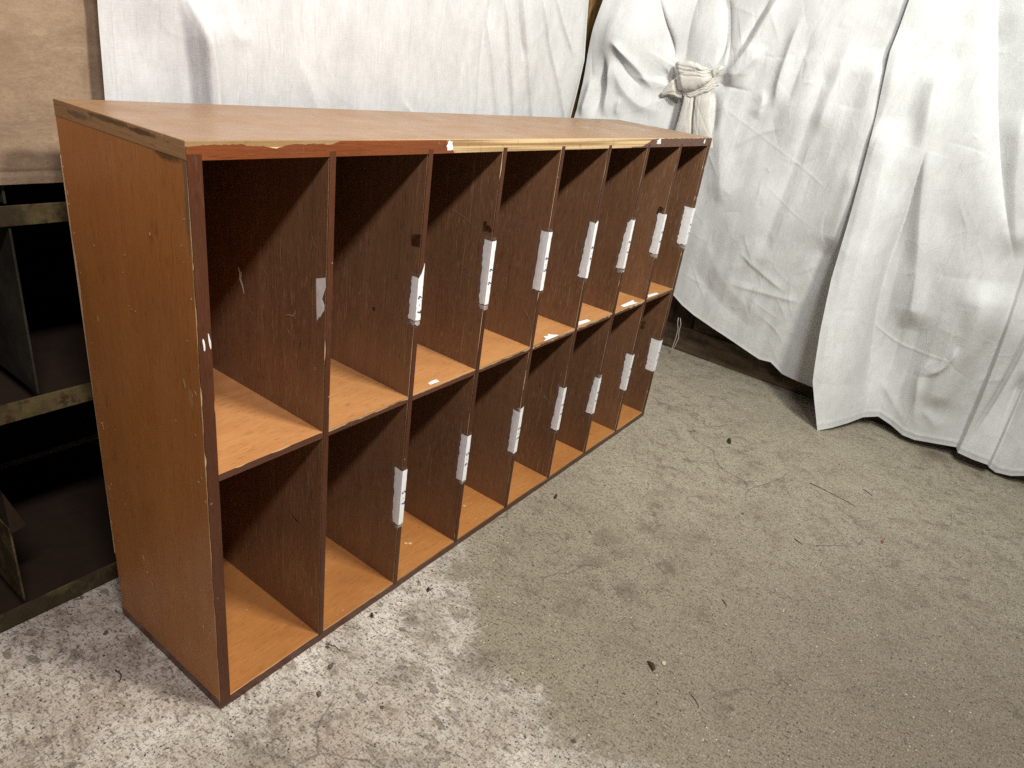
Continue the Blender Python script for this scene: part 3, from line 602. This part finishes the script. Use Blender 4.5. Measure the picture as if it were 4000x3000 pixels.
FB = [('ridge', [(0.1641, 0.8815), (0.1622, 0.8026), (0.1604, 0.7293), (0.1583, 0.6572), (0.1543, 0.5401)], -0.01, 0.05, 0.02),
 ('step', [(0.1896, 0.8853), (0.1991, 0.8443), (0.2045, 0.8006), (0.2069, 0.7365), (0.2091, 0.662), (0.2113, 0.5399)], 0.024, 0.005, 0.07),
 ('ridge', [(0.2059, 0.8877), (0.2113, 0.8347), (0.2188, 0.7844), (0.2207, 0.737), (0.2235, 0.6616), (0.2257, 0.5382)], 0.012, 0.012, 0.014),
 ('ridge', [(0.2432, 0.8933), (0.2462, 0.8609), (0.2559, 0.8338), (0.2749, 0.827), (0.2865, 0.8428)], 0.003, 0.01, 0.01),
 ('ridge', [(0.8055, 0.9769), (0.826, 0.8922), (0.8539, 0.8184), (0.8792, 0.7385), (0.916, 0.6221), (0.9735, 0.4232)], 0.007, 0.006, 0.008),
 ('ridge', [(0.8592, 0.9849), (0.8822, 0.9064), (0.9122, 0.813), (0.9351, 0.7396), (0.9725, 0.6199), (1.0325, 0.4153)], 0.009, 0.005, 0.008),
 ('ridge', [(0.9099, 0.9925), (0.9395, 0.8951), (0.9814, 0.8077), (1.016, 0.7413), (1.0814, 0.6158), (1.1844, 0.3948)], 0.008, 0.006, 0.01),
 ('ridge', [(0.8992, 0.9909), (0.9227, 0.9107), (0.9588, 0.8432)], -0.006, 0.006, 0.006),
 ('ridge', [(0.9698, 1.0014), (1.0313, 0.9041), (1.0894, 0.8331), (1.1464, 0.7441), (1.2321, 0.61), (1.3681, 0.3702)], 0.007, 0.006, 0.01),
 ('ridge', [(1.0197, 1.0088), (1.102, 0.9205), (1.1693, 0.8684)], 0.006, 0.006, 0.008),
 ('ridge', [(0.8334, 0.9811), (0.8133, 0.858), (0.8202, 0.7373), (0.826, 0.6255), (0.8412, 0.441)], -0.006, 0.012, 0.012),
 ('ridge', [(0.5803, 0.771), (0.6054, 0.7486), (0.6317, 0.7252), (0.7508, 0.6191), (0.9346, 0.4171)], 0.006, 0.006, 0.006),
 ('ridge', [(0.3479, 0.8309), (0.3813, 0.7888), (0.4085, 0.7357), (0.4538, 0.6474), (0.516, 0.4936)], 0.004, 0.012, 0.012),
 ('ridge', [(0.7018, 0.9615), (0.7351, 0.8672), (0.7691, 0.7362), (0.7967, 0.6266), (0.8412, 0.441)], 0.004, 0.01, 0.012),
 ('ridge', [(0.4496, 0.924), (0.4344, 0.8191), (0.4464, 0.7295), (0.4581, 0.6395), (0.4749, 0.4902)], 0.004, 0.03, 0.03),
 ('bulge', [(0.4341, 0.8324)], 0.01, 0.15, 0.12)]
KNOT = {'knot_bot': [(0.304, 0.8348), (0.2809, 0.8328), (0.2532, 0.8404), (0.2318, 0.8534), (0.2163, 0.8655), (0.2071, 0.8791)],
 'knot_top': [(0.3326, 0.9041), (0.3209, 0.9124), (0.295, 0.9142), (0.2649, 0.9115), (0.2374, 0.9061), (0.2185, 0.8998)],
 'loop_a': [(0.2213, 0.8995), (0.2005, 0.9118), (0.1835, 0.9162)],
 'loop_b': [(0.2126, 0.8784), (0.1953, 0.8929), (0.1836, 0.9065)],
 'tail1_l': [(0.2843, 0.8285), (0.2834, 0.7963), (0.2853, 0.7567), (0.2896, 0.72), (0.2874, 0.6688)],
 'tail1_r': [(0.2549, 0.83), (0.2501, 0.8012), (0.2445, 0.7631), (0.2369, 0.7288), (0.2269, 0.6798)],
 'tail2_l': [(0.2534, 0.8302), (0.2473, 0.8016), (0.2416, 0.7636), (0.233, 0.7255), (0.2211, 0.6808)],
 'tail2_r': [(0.2072, 0.8429), (0.1965, 0.8091), (0.1863, 0.7723), (0.1716, 0.7293), (0.1585, 0.6921)],
 'tieL_bot': [(0.3612, 0.806), (0.3384, 0.8165), (0.3139, 0.814), (0.2891, 0.8124)],
 'tieL_top': [(0.3699, 0.8045), (0.3522, 0.8308), (0.3348, 0.857), (0.3209, 0.8721)],
 'under_bot': [(0.2839, 0.8157), (0.2616, 0.8163), (0.2382, 0.8285), (0.2103, 0.8438), (0.1867, 0.8619)],
 'under_top': [(0.3027, 0.8414), (0.276, 0.8424), (0.2487, 0.8511), (0.2239, 0.867), (0.2056, 0.8842)]}
THREAD = [(0.1543, 0.1343), (0.1534, 0.1178), (0.1458, 0.095), (0.1456, 0.0608), (0.1487, 0.0251), (0.1554, -0.0037)]
THREAD2 = [(0.1476, 0.1349), (0.1403, 0.1138), (0.1406, 0.0883), (0.1361, 0.0642), (0.1419, 0.0328), (0.1558, -0.0021)]

def seg_dist(Y,Z,poly):
    P=np.array(poly,float)
    if len(P)>2:                                       # round the polyline (two Chaikin passes)
        for _ in range(2):
            Q=[P[0]]
            for a,b in zip(P[:-1],P[1:]): Q+= [a*.75+b*.25,a*.25+b*.75]
            Q.append(P[-1]); P=np.array(Q)
    best=np.full(Y.shape,1e9); side=np.zeros(Y.shape); end=np.zeros(Y.shape)
    seg=P[1:]-P[:-1]; ln=np.hypot(seg[:,0],seg[:,1]); cum=np.r_[0,np.cumsum(ln)]; tot=cum[-1]
    for k,(a,s,l) in enumerate(zip(P[:-1],seg,ln)):
        t=((Y-a[0])*s[0]+(Z-a[1])*s[1])/(l*l); tc=np.clip(t,0,1)
        dy=Y-a[0]-tc*s[0]; dz=Z-a[1]-tc*s[1]; d=np.hypot(dy,dz)
        m=d<best; best=np.where(m,d,best); side=np.where(m,np.sign(s[0]*dz-s[1]*dy),side); end=np.where(m,(cum[k]+tc*l)/tot,end)
    return best,side,end,tot
def field(Y,Z,feats,flip):
    """sum of bulges, soft ridges and overlap steps; flip tells which side of a line is its right"""
    h=np.zeros(Y.shape)
    for kind,poly,amp,wl,wr in feats:
        if kind=='bulge':
            (cy,cz),=poly; h+=amp*np.exp(-((Y-cy)/wl)**2-((Z-cz)/wr)**2); continue
        d,s,e,tot=seg_dist(Y,Z,poly); s=s*flip
        taper=np.clip(np.minimum(e,1-e)*tot/max(.03,min(.07,tot*.3)),0,1); taper=taper*taper*(3-2*taper)
        if kind=='ridge':
            w=np.where(s>0,wr,wl); q=d/w; h+=amp*taper*np.exp(-q**1.5)
        elif kind=='vale':                             # sharp valley, right flank rounding away
            taper=np.clip(np.minimum(e,1-e)*tot/(.42*tot),0,1); taper=taper*taper*(3-2*taper)
            w=np.where(s>0,wr,wl); h-=amp*taper*np.exp(-(d/w)**.95)
        else:                                          # step: right side raised, falling away slowly
            right=s>0
            up=amp*np.where(right,np.exp(-(d/wr)**1.4)*np.clip(.5+d/wl*.5,0,1),.5*np.exp(-(d/(wl*.9))**2)) ; h+=up*taper
    return h
def crumple(Y,Z,n,amp,seed,lmin=.03,lmax=.22):
    """many small straight creases"""
    r=np.random.default_rng(seed); h=np.zeros(Y.shape); y0,y1,z0,z1=Y.min(),Y.max(),Z.min(),Z.max()
    for _ in range(n):
        cy,cz=r.uniform(y0,y1),r.uniform(z0,z1); a=r.choice([r.normal(1.2,.4),r.normal(-.6,.5)]); L2=r.uniform(lmin,lmax)/2; w=r.uniform(.0025,.008)
        u=(Y-cy)*math.cos(a)+(Z-cz)*math.sin(a); v=-(Y-cy)*math.sin(a)+(Z-cz)*math.cos(a)+r.normal(0,2.)*u*u
        m=np.clip(1-np.abs(u)/L2,0,1); asym=np.where(v>0,r.uniform(1,4),1.)
        h+=amp*r.choice([1,1,-1])*r.uniform(.3,1)*m**.7*np.exp(-np.abs(v)/(w*asym))
    return h
def lumps(Y,Z,amp,per,seed):
    r=np.random.default_rng(seed); h=np.zeros(Y.shape)
    for o,a in ((1,1.),(2.1,.5),(4.3,.22)):
        for _ in range(5):
            t=r.uniform(0,6.28); k=2*math.pi*o/per*r.uniform(.7,1.3); h+=a*amp*.3*np.sin(k*(Y*math.cos(t)*1.6+Z*math.sin(t)*.7)+r.uniform(0,6.28))
    return h
def grid_mesh(name, X, Y, Z, mat, parent=None):
    nr,nc=Y.shape; V=np.stack([X,Y,Z],-1).reshape(-1,3)
    idx=np.arange(nr*nc).reshape(nr,nc); F=np.stack([idx[:-1,:-1],idx[:-1,1:],idx[1:,1:],idx[1:,:-1]],-1).reshape(-1,4)
    me=bpy.data.meshes.new(name); me.vertices.add(len(V)); me.vertices.foreach_set('co',V.ravel())
    me.loops.add(F.size); me.loops.foreach_set('vertex_index',F.ravel()); me.polygons.add(len(F)); me.polygons.foreach_set('loop_start',np.arange(0,F.size,4)); me.polygons.foreach_set('loop_total',np.full(len(F),4))
    me.update(calc_edges=True); me.validate()
    return link(name,me,parent,[mat],True)
def smooth01(t): t=np.clip(t,0,1); return t*t*(3-2*t)
def hemline(hem, n):
    H_=np.array(hem); s=np.r_[0,np.cumsum(np.hypot(np.diff(H_[:,1]),np.diff(H_[:,2])*.3)+1e-4)]; s/=s[-1]; t=np.linspace(0,1,n)
    return [np.interp(t,s,H_[:,k]) for k in range(3)]
def side_drape(name, left, hem, feats, xbase, mat, ncol, nrow, ytop_r, seed, ztop=1.42, crn=60, cra=.0014, back=False):
    hx,hy,hz=hemline(hem,ncol); s=np.linspace(0,1,ncol)
    LA=np.array(left); o=np.argsort(LA[:,1]); lz,ly=LA[o,1],LA[o,0]
    t=np.linspace(0,1,nrow)[:,None]; Z=ztop+(hz[None,:]-ztop)*t
    yl=np.interp(Z,lz,ly)
    # left edge follows the given outline, the rest fans between the top and the hem
    ytop=ly[-1]+(ytop_r-ly[-1])*((hy-hy[0])/(hy[-1]-hy[0])); Yf=ytop[None,:]+(hy[None,:]-ytop[None,:])*smooth01(t)**.9
    wl=np.exp(-((hy[0]-hy)[None,:]/.10)**1.2) if hy[0]>hy[-1] else np.exp(-((hy-hy[0])[None,:]/.10)**1.2)
    Y=Yf+(yl-Yf[:,:1])*wl
    Xb=xbase+(hx[None,:]-xbase)*smooth01((t-.45)/.55)
    return Xb,Y,Z,t
def R1():
    r_=np.random.default_rng(77); ky,kz=.275,.865
    for q in range(13):
        a=r_.uniform(0,2*math.pi); l0=r_.uniform(.03,.05); l1=l0+r_.uniform(.05,.16); b=a+r_.normal(0,.25)
        if .9<a<2.2: l1=l0+(l1-l0)*.5
        P0=(ky+l0*math.cos(a),kz+l0*math.sin(a)*.8); P1=(ky+l1*math.cos(b),kz+l1*math.sin(b)-.02)
        Pm=((P0[0]+P1[0])/2,(P0[1]+P1[1])/2-.006)
        F1.append((r_.choice(['ridge','vale']),[P0,Pm,P1],r_.uniform(.002,.006),r_.uniform(.004,.009),r_.uniform(.006,.016)))
    Xb,Y,Z,t=side_drape('s',R1_LEFT,R1_HEM,F1,1.80,None,460,520,-.26,1)
    h=field(Y,Z,F1,-1)+crumple(Y,Z,300,.0020,3,.02,.15)+lumps(Y,Z,.004,.35,4)
    hemfade=smooth01((1-t)/.10); h=h*(.35+.65*hemfade)
    edge=(R1_LEFT[0][0]-Y)
    yl=np.interp(Z,[p[1] for p in R1_LEFT][::-1],[p[0] for p in R1_LEFT][::-1]); dl=np.clip((yl-Y)/.06,0,1); Xr=(1-dl)**2*.012     # the left side wraps round the load behind
    hemline_=.0012*np.exp(-((1-t)/.004)**2)
    root=tag(empty('knotted_sheet',(1.8,.2,0)),'white cotton dust sheet knotted into a bunch behind the far end of the wooden unit','dust sheet')
    o=grid_mesh('sheet_cloth',Xb-h+Xr-hemline_-.8*np.maximum(0,Y-.32),Y,Z,M['sheet_knot'],root); o.location=(-1.8,-.2,0)
    return root
def R2():
    Xb,Y,Z,t=side_drape('s',R2_LEFT,list(R2_HEM)+[(1.80,-1.12,.02),(1.785,-1.30,.03),(1.80,-1.50,.02)],F2,1.775,None,720,560,-1.45,2)
    h=field(Y,Z,F2,-1)+crumple(Y,Z,230,.0018,8,.02,.14)+lumps(Y,Z,.004,.30,9)
    h=h*(.06+.94*smooth01((1-t)/.16))
    hem=.0014*np.exp(-((1-t-.012)/.004)**2)
    root=tag(empty('long_sheet',(1.75,-.6,0)),'long white cotton dust sheet hanging in deep folds down to the floor at the right','dust sheet')
    o=grid_mesh('sheet_cloth',Xb-h-hem,Y,Z,M['sheet_right'],root); o.location=(-1.75,.6,0)
    return root
r1=R1(); r2=R2()
def loft(name, rails, nu, nv, bulge, mat, parent, off=(0,0,0), crease=0, seed=0, normal=(-1,0,0)):
    """cloth strip between two yz outlines at x0, puffed outwards"""
    (x0,A,B)=rails; A=np.array(A);B=np.array(B); u=np.linspace(0,1,nu); v=np.linspace(0,1,nv)[:,None]; r=np.random.default_rng(seed)
    rs=lambda P:np.stack([np.interp(u,np.linspace(0,1,len(P)),P[:,k]) for k in (0,1)],1)
    a,b=rs(A),rs(B)
    Y=a[None,:,0]*(1-v)+b[None,:,0]*v; Z=a[None,:,1]*(1-v)+b[None,:,1]*v
    W=np.hypot(b[:,0]-a[:,0],b[:,1]-a[:,1])[None,:]
    pro=(1-np.abs(2*v-1)**(5 if crease>.002 else 3)*.97)**.5*(.35+.65*smooth01(u/.22)*smooth01((1-u)/.35))[None,:]
    a=a+r.normal(0,.0012,a.shape)*0; a[:,1]+=.0030*noise1(nu,7,seed+60); b[:,1]+=.0030*noise1(nu,6,seed+70)
    Y=a[None,:,0]*(1-v)+b[None,:,0]*v; Z=a[None,:,1]*(1-v)+b[None,:,1]*v
    cr=sum(crease*r.uniform(.4,1)*np.exp(-np.abs(v-c0-(u[None,:]-.5)*sl)/.035) for c0,sl in [(r.uniform(.1,.9),r.normal(0,.55)) for _ in range(6)]) if crease else 0
    X=np.full(Y.shape,x0)-bulge*pro+cr
    o=grid_mesh(name,X,Y,Z,mat,parent); o.location=off; return o
KO=(-1.8,-.2,0)
tie=M['cotton_tie']
XK=1.755
loft('knot_fold',(XK+.010,KNOT['under_top'],KNOT['under_bot']),50,30,.012,tie,r1,KO,.004,9)
kn=loft('knot',(XK,KNOT['knot_top'],KNOT['knot_bot']),60,44,.020,tie,r1,KO,.0050,1)
loft('tie_fold',(XK+.012,KNOT['tieL_top'],KNOT['tieL_bot']),40,34,.016,tie,r1,KO,.0050,2)
loft('tie_end',(XK+.006,KNOT['tail1_l'],KNOT['tail1_r']),40,20,.008,tie,r1,KO,.0016,3)
loft('tie_end',(XK+.010,KNOT['tail2_l'],KNOT['tail2_r']),40,24,.009,tie,r1,KO,.0018,4)
loft('tie_loop',(XK+.008,KNOT['loop_a'],KNOT['loop_b']),20,12,.012,tie,r1,KO,.003,5)
def tube(name, pts, r, mat, parent=None, seg=6, off=(0,0,0), taper=1.):
    V=[];F=[]; P=[Vector(p) for p in pts]
    for i,p in enumerate(P):
        d=(P[min(i+1,len(P)-1)]-P[max(i-1,0)]).normalized(); a=d.orthogonal().normalized(); b=d.cross(a); q=r*(1-(1-taper)*i/max(1,len(P)-1))
        for k in range(seg): V.append(tuple(p+(a*math.cos(6.2832*k/seg)+b*math.sin(6.2832*k/seg))*q))
        if i:
            for k in range(seg): F.append(((i-1)*seg+k,(i-1)*seg+(k+1)%seg,i*seg+(k+1)%seg,i*seg+k))
    F+=[tuple(range(seg))[::-1],tuple((len(P)-1)*seg+k for k in range(seg))]
    o=link(name,pymesh(name,V,F),parent,[mat],True); o.location=off; return o
thr=simple('thread',(.62,.58,.50),.9,.1)
for TH in (THREAD,THREAD2): tube('loose_thread',[(1.83,y,z) for y,z in TH],.0011,thr,r1,5,KO)

# back sheet, hanging in front of the rack behind the unit
def back_sheet():
    nc,nr=620,420; ztop,zbot=1.40,.12
    t=np.linspace(0,1,nr)[:,None]; Z=ztop+(zbot-ztop)*t*np.ones((1,nc))
    xl=np.interp(Z,[.1,.74,.85,1.4],[.070,.085,.089,.075]); xr=np.interp(Z,[.1,.6,.739,.873,1.0,1.4],[1.19,1.20,1.214,1.240,1.218,1.21])
    s=np.linspace(0,1,nc)[None,:]; X=xl+(xr-xl)*s
    h=field(X,Z,FB,1)+crumple(X,Z,50,.0008,21,.03,.14)+lumps(X,Z,.003,.4,22)
    h+= .0012*np.exp(-((X-xl-.018)/.0016)**2)*-1 + .0015*(X-xl<.018)
    for c,a,w in ((.60,.010,.08),(.95,.008,.05)): h+=a*np.exp(-((X-c)/w)**2)
    h-=.02*np.exp(-((xr-X)/.03)**2)
    Yb=.318
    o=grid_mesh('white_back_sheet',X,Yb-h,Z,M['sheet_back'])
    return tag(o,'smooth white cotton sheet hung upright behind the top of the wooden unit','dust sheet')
back_sheet()
# brown canvas over the rack
def tarp():
    nc,nr=260,300; ztop,zbot=1.40,.643
    t=np.linspace(0,1,nr)[:,None]; Z=ztop+(zbot-ztop)*t*np.ones((1,nc)); s=np.linspace(0,1,nc)[None,:]; X=-.85+(.17+.85)*s*np.ones((nr,1))
    h=crumple(X,Z,60,.0016,31)+lumps(X,Z,.004,.35,32)-.0022*np.exp(-((Z-.656)/.0022)**2)+.0012*(Z<.655)
    h+=.0006*np.sin(X*420)*np.exp(-((Z-.650)/.006)**2)
    h-=.02*smooth01((X-.06)/.06)
    return tag(grid_mesh('brown_tarpaulin',X,.331-h*1.,Z,M['canvas']),'brown canvas tarpaulin with stitched hem hanging over the steel rack','tarpaulin')
tarp()

# ------------------------------------------------------------------ walls and post
wall=tag(empty('plank_wall',(1.905,0,0)),'dark stained plank wall with skirting showing under the lifted hem of the knotted sheet','wall')
yy=-1.9; k=0
while yy<.95:
    w=(.075,.10,.062,.09,.11,.07)[k%6]
    box('plank',(0.,yy,.0),(.02,yy+w-.003,2.3),[M['plank']],wall,.0015); yy+=w; k+=1
box('skirting_board',(-.018,-1.9,.001),(-.0005,.95,.088),[M['skirt']],wall,.003)
box('wall_rail',(-.012,-1.9,.0885),(-.0005,.115,.136),[M['skirt']],wall,.002)
bw=tag(empty('back_wall',(0,1.0,0)),'unlit dark wall seen as a black gap beside the pine post','wall')
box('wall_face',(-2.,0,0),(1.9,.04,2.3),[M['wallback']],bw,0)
ps=tag(box('pine_post',(POSTX,.60,0.004),(POSTX+.12,.66,2.2),[M['post']],None,.004),'yellow pine post in the gap between the hanging back sheet and the knotted sheet','post')

# ------------------------------------------------------------------ litter on the floor
TW=simple('dry_twig',(.045,.03,.018),.9,.4,200); TWL=simple('pale_wood_splinter',(.62,.52,.36),.8,.2,200); LEAF=simple('green_leaf',(.045,.065,.02),.6,.3,150); REDC=simple('red_paint_flake',(.30,.075,.05),.8,.3,150)
STN=simple('grey_pebble',(.13,.12,.105),.8,.35,120); BRK=simple('brown_bark',(.07,.045,.026),.95,.5,150)
def twig(label, p0, p1, r, mat=TW, name='twig', bend=.01, cat='twig', n=9, fork=None, group=None):
    r*=.75; a=Vector((p0[0],p0[1],r)); b=Vector((p1[0],p1[1],r)); d=b-a; s=Vector((-d.y,d.x,0)).normalized(); mid=(a+b)/2
    pts=[a+d*(i/n)+s*bend*math.sin(math.pi*i/n)+s*random.uniform(-.0006,.0006)-mid for i in range(n+1)]
    o=tube(name,pts,r,mat,None,6,tuple(mid),.6)
    return tag(o,label,cat,group)
twig('long thin bent twig lying on the bare floor in front of the long sheet',(1.327,-.462),(1.308,-.575),.0011,bend=.004)
twig('short dark twig alone in the middle of the floor',(1.052,-.500),(1.043,-.520),.0013,bend=.001)
twig('pale curled wood splinter on the floor, whitest piece of litter',(.786,-.632),(.787,-.652),.0013,TWL,'wood_splinter',.002,'splinter')
twig('thin dark twig left of the wooden unit, lying beside its side panel',(-.060,.160),(-.066,.137),.0014,bend=.004)
twig('thin twig touching the bottom edge of the wooden unit',(.172,-.012),(.178,-.040),.0010,bend=.004)
twig('dark sliver of twig beyond the long thin twig near the wall',(1.412,-.575),(1.396,-.600),.0012,bend=.001)
twig('dark twig nearest the bottom edge, close to the bark flakes',(.492,-.492),(.478,-.512),.0010,bend=.002)
twig('small forked dark twig between the oil stains and the bark flakes',(.742,-.450),(.728,-.464),.0012,bend=.002)
def flake(name,label,cat,x,y,rx,ry,rot,mat,hgt=.002,n=10,dome=.5):
    rx*=.8; ry*=.72; P=blob(rx,ry,n,rot); V=[(a,b,.0006+random.uniform(0,hgt)) for a,b in P]; V2=[(a*dome,b*dome,hgt*1.6+random.uniform(0,hgt*.4)) for a,b in P]
    F=[(i,(i+1)%n,n+(i+1)%n,n+i) for i in range(n)]+[tuple(range(n,2*n))]+[tuple(range(n))[::-1]]
    o=link(name,pymesh(name,V+V2,F),None,[mat]); o.location=(x,y,0); return tag(o,label,cat)
flake('crumpled_leaf','small crumpled green leaf on the open floor near the far end of the unit','leaf',1.367,-.235,.014,.008,.5,LEAF,.006)
flake('bark_flake','ragged brown bark flake beside a pale chip on the floor','bark',.500,-.420,.016,.007,.9,BRK,.003)
flake('wood_chip','pale yellow wood chip lying next to the bark flake','chip',.520,-.433,.007,.0045,.4,TWL,.0015)
flake('paint_flake','flat dull red flake pressed on the far right floor','flake',1.201,-.656,.010,.006,.3,REDC,.0006,10,.9)
flake('dark_curl','small dark curl of dirt in front of the middle compartments','dirt',.783,-.047,.008,.0045,.2,BRK,.005)
flake('dark_crumb','black crumb at the foot of the unit below the second compartment','dirt',.262,-.020,.007,.0045,1.2,BRK,.004)
flake('pebble','largest grey pebble in the pale bare concrete near the unit','pebble',.150,-.051,.0085,.006,.4,STN,.002,12,.75)
flake('pebble','round grey pebble in the pale bare concrete, nearest the corner of the unit','pebble',.106,-.077,.007,.0055,1.0,STN,.002,12,.75)
flake('pebble','flat dark pebble left of the unit on the pale floor','pebble',-.036,.235,.008,.005,.9,STN,.0015,12,.75)
flake('leaf_bit','curled dark leaf bit on the floor below the third compartment','leaf',.372,-.045,.008,.004,.8,BRK,.004)
# grit: nobody could count it
V=[];F=[];r=np.random.default_rng(5)
for _ in range(1700):
    x=r.uniform(-.3,1.9); y=r.uniform(-1.0,.33)
    if r.random()<.07: x=r.uniform(0,1.35); y=-.012-abs(r.normal(0,.014))
    elif r.random()<.06: y=r.uniform(-.5,.2); x=1.86-abs(r.normal(0,.05))
    if -.02<x<L+.02 and y>-.012: continue
    l=r.lognormal(-6.55,.42); w=l*r.uniform(.25,.8); a=r.normal(-.8,.7); b=len(V); ca,sa=math.cos(a),math.sin(a); z=l*.35
    for u,v in ((-l,-w*.4),(l*.2,-w),(l,0),(-l*.1,w)): V.append((x+u*ca-v*sa,y+u*sa+v*ca,.0004))
    V.append((x,y,z)); F+=[(b,b+1,b+4),(b+1,b+2,b+4),(b+2,b+3,b+4),(b+3,b,b+4)]
tag(link('floor_grit',pymesh('floor_grit',V,F),None,[simple('dark_grit',(.095,.075,.055),.95,.6,8)]),'dark grit and plant crumbs scattered over the concrete floor','grit',kind='stuff')

# ------------------------------------------------------------------ light
def area(name, loc, target, sx, sy, power, color):
    l=bpy.data.lights.new(name,'AREA'); l.shape='RECTANGLE'; l.size=sx; l.size_y=sy; l.energy=power; l.color=color
    o=bpy.data.objects.new(name,l); COL.objects.link(o); o.location=loc
    d=(Vector(target)-Vector(loc)).normalized(); zax=-d; xax=Vector((1,0,0)); xax=(xax-zax*xax.dot(zax)).normalized(); yax=zax.cross(xax)
    o.matrix_world=Matrix(((xax.x,yax.x,zax.x,loc[0]),(xax.y,yax.y,zax.y,loc[1]),(xax.z,yax.z,zax.z,loc[2]),(0,0,0,1))); return o
area('left_lamp',(-.5,-1.1,2.0),(-.2,1.2,1.1),.55,.16,34,(1.,.935,.925))
area('middle_lamp',(.55,-1.1,2.0),(.6,1.2,1.1),.28,.16,42,(1.,.968,.86))
area('side_lamp',(1.0,-.6,1.85),(1.75,-.55,.3),.35,.20,8,(.87,1.,.97))
WORLD=.014

w=bpy.data.worlds.new('World'); scene.world=w; w.use_nodes=True
bg=w.node_tree.nodes['Background']; bg.inputs[0].default_value=(1.,.93,.86,1); bg.inputs[1].default_value=WORLD

# ------------------------------------------------------------------ camera
cd=bpy.data.cameras.new('Camera'); cam=bpy.data.objects.new('Camera',cd); COL.objects.link(cam)
cd.sensor_fit='HORIZONTAL'; cd.sensor_width=36; cd.lens=2700.63/4000*36; cd.clip_start=.02; cd.clip_end=50
R_=[[0.5876,0.2734,-0.7616],[-0.7976,0.3544,-0.4881],[0.1365,0.8942,0.4263]]
cam.matrix_world=Matrix([R_[0]+[-.3663],R_[1]+[-.6256],R_[2]+[.8613],[0,0,0,1]])
scene.camera=cam
scene.cycles.use_denoising=False; scene.cycles.max_bounces=6; scene.cycles.diffuse_bounces=2; scene.cycles.glossy_bounces=2; scene.cycles.transparent_max_bounces=6
vs=scene.view_settings; vs.view_transform='Standard'; vs.look='None'; vs.exposure=0; vs.gamma=1; vs.use_curve_mapping=False
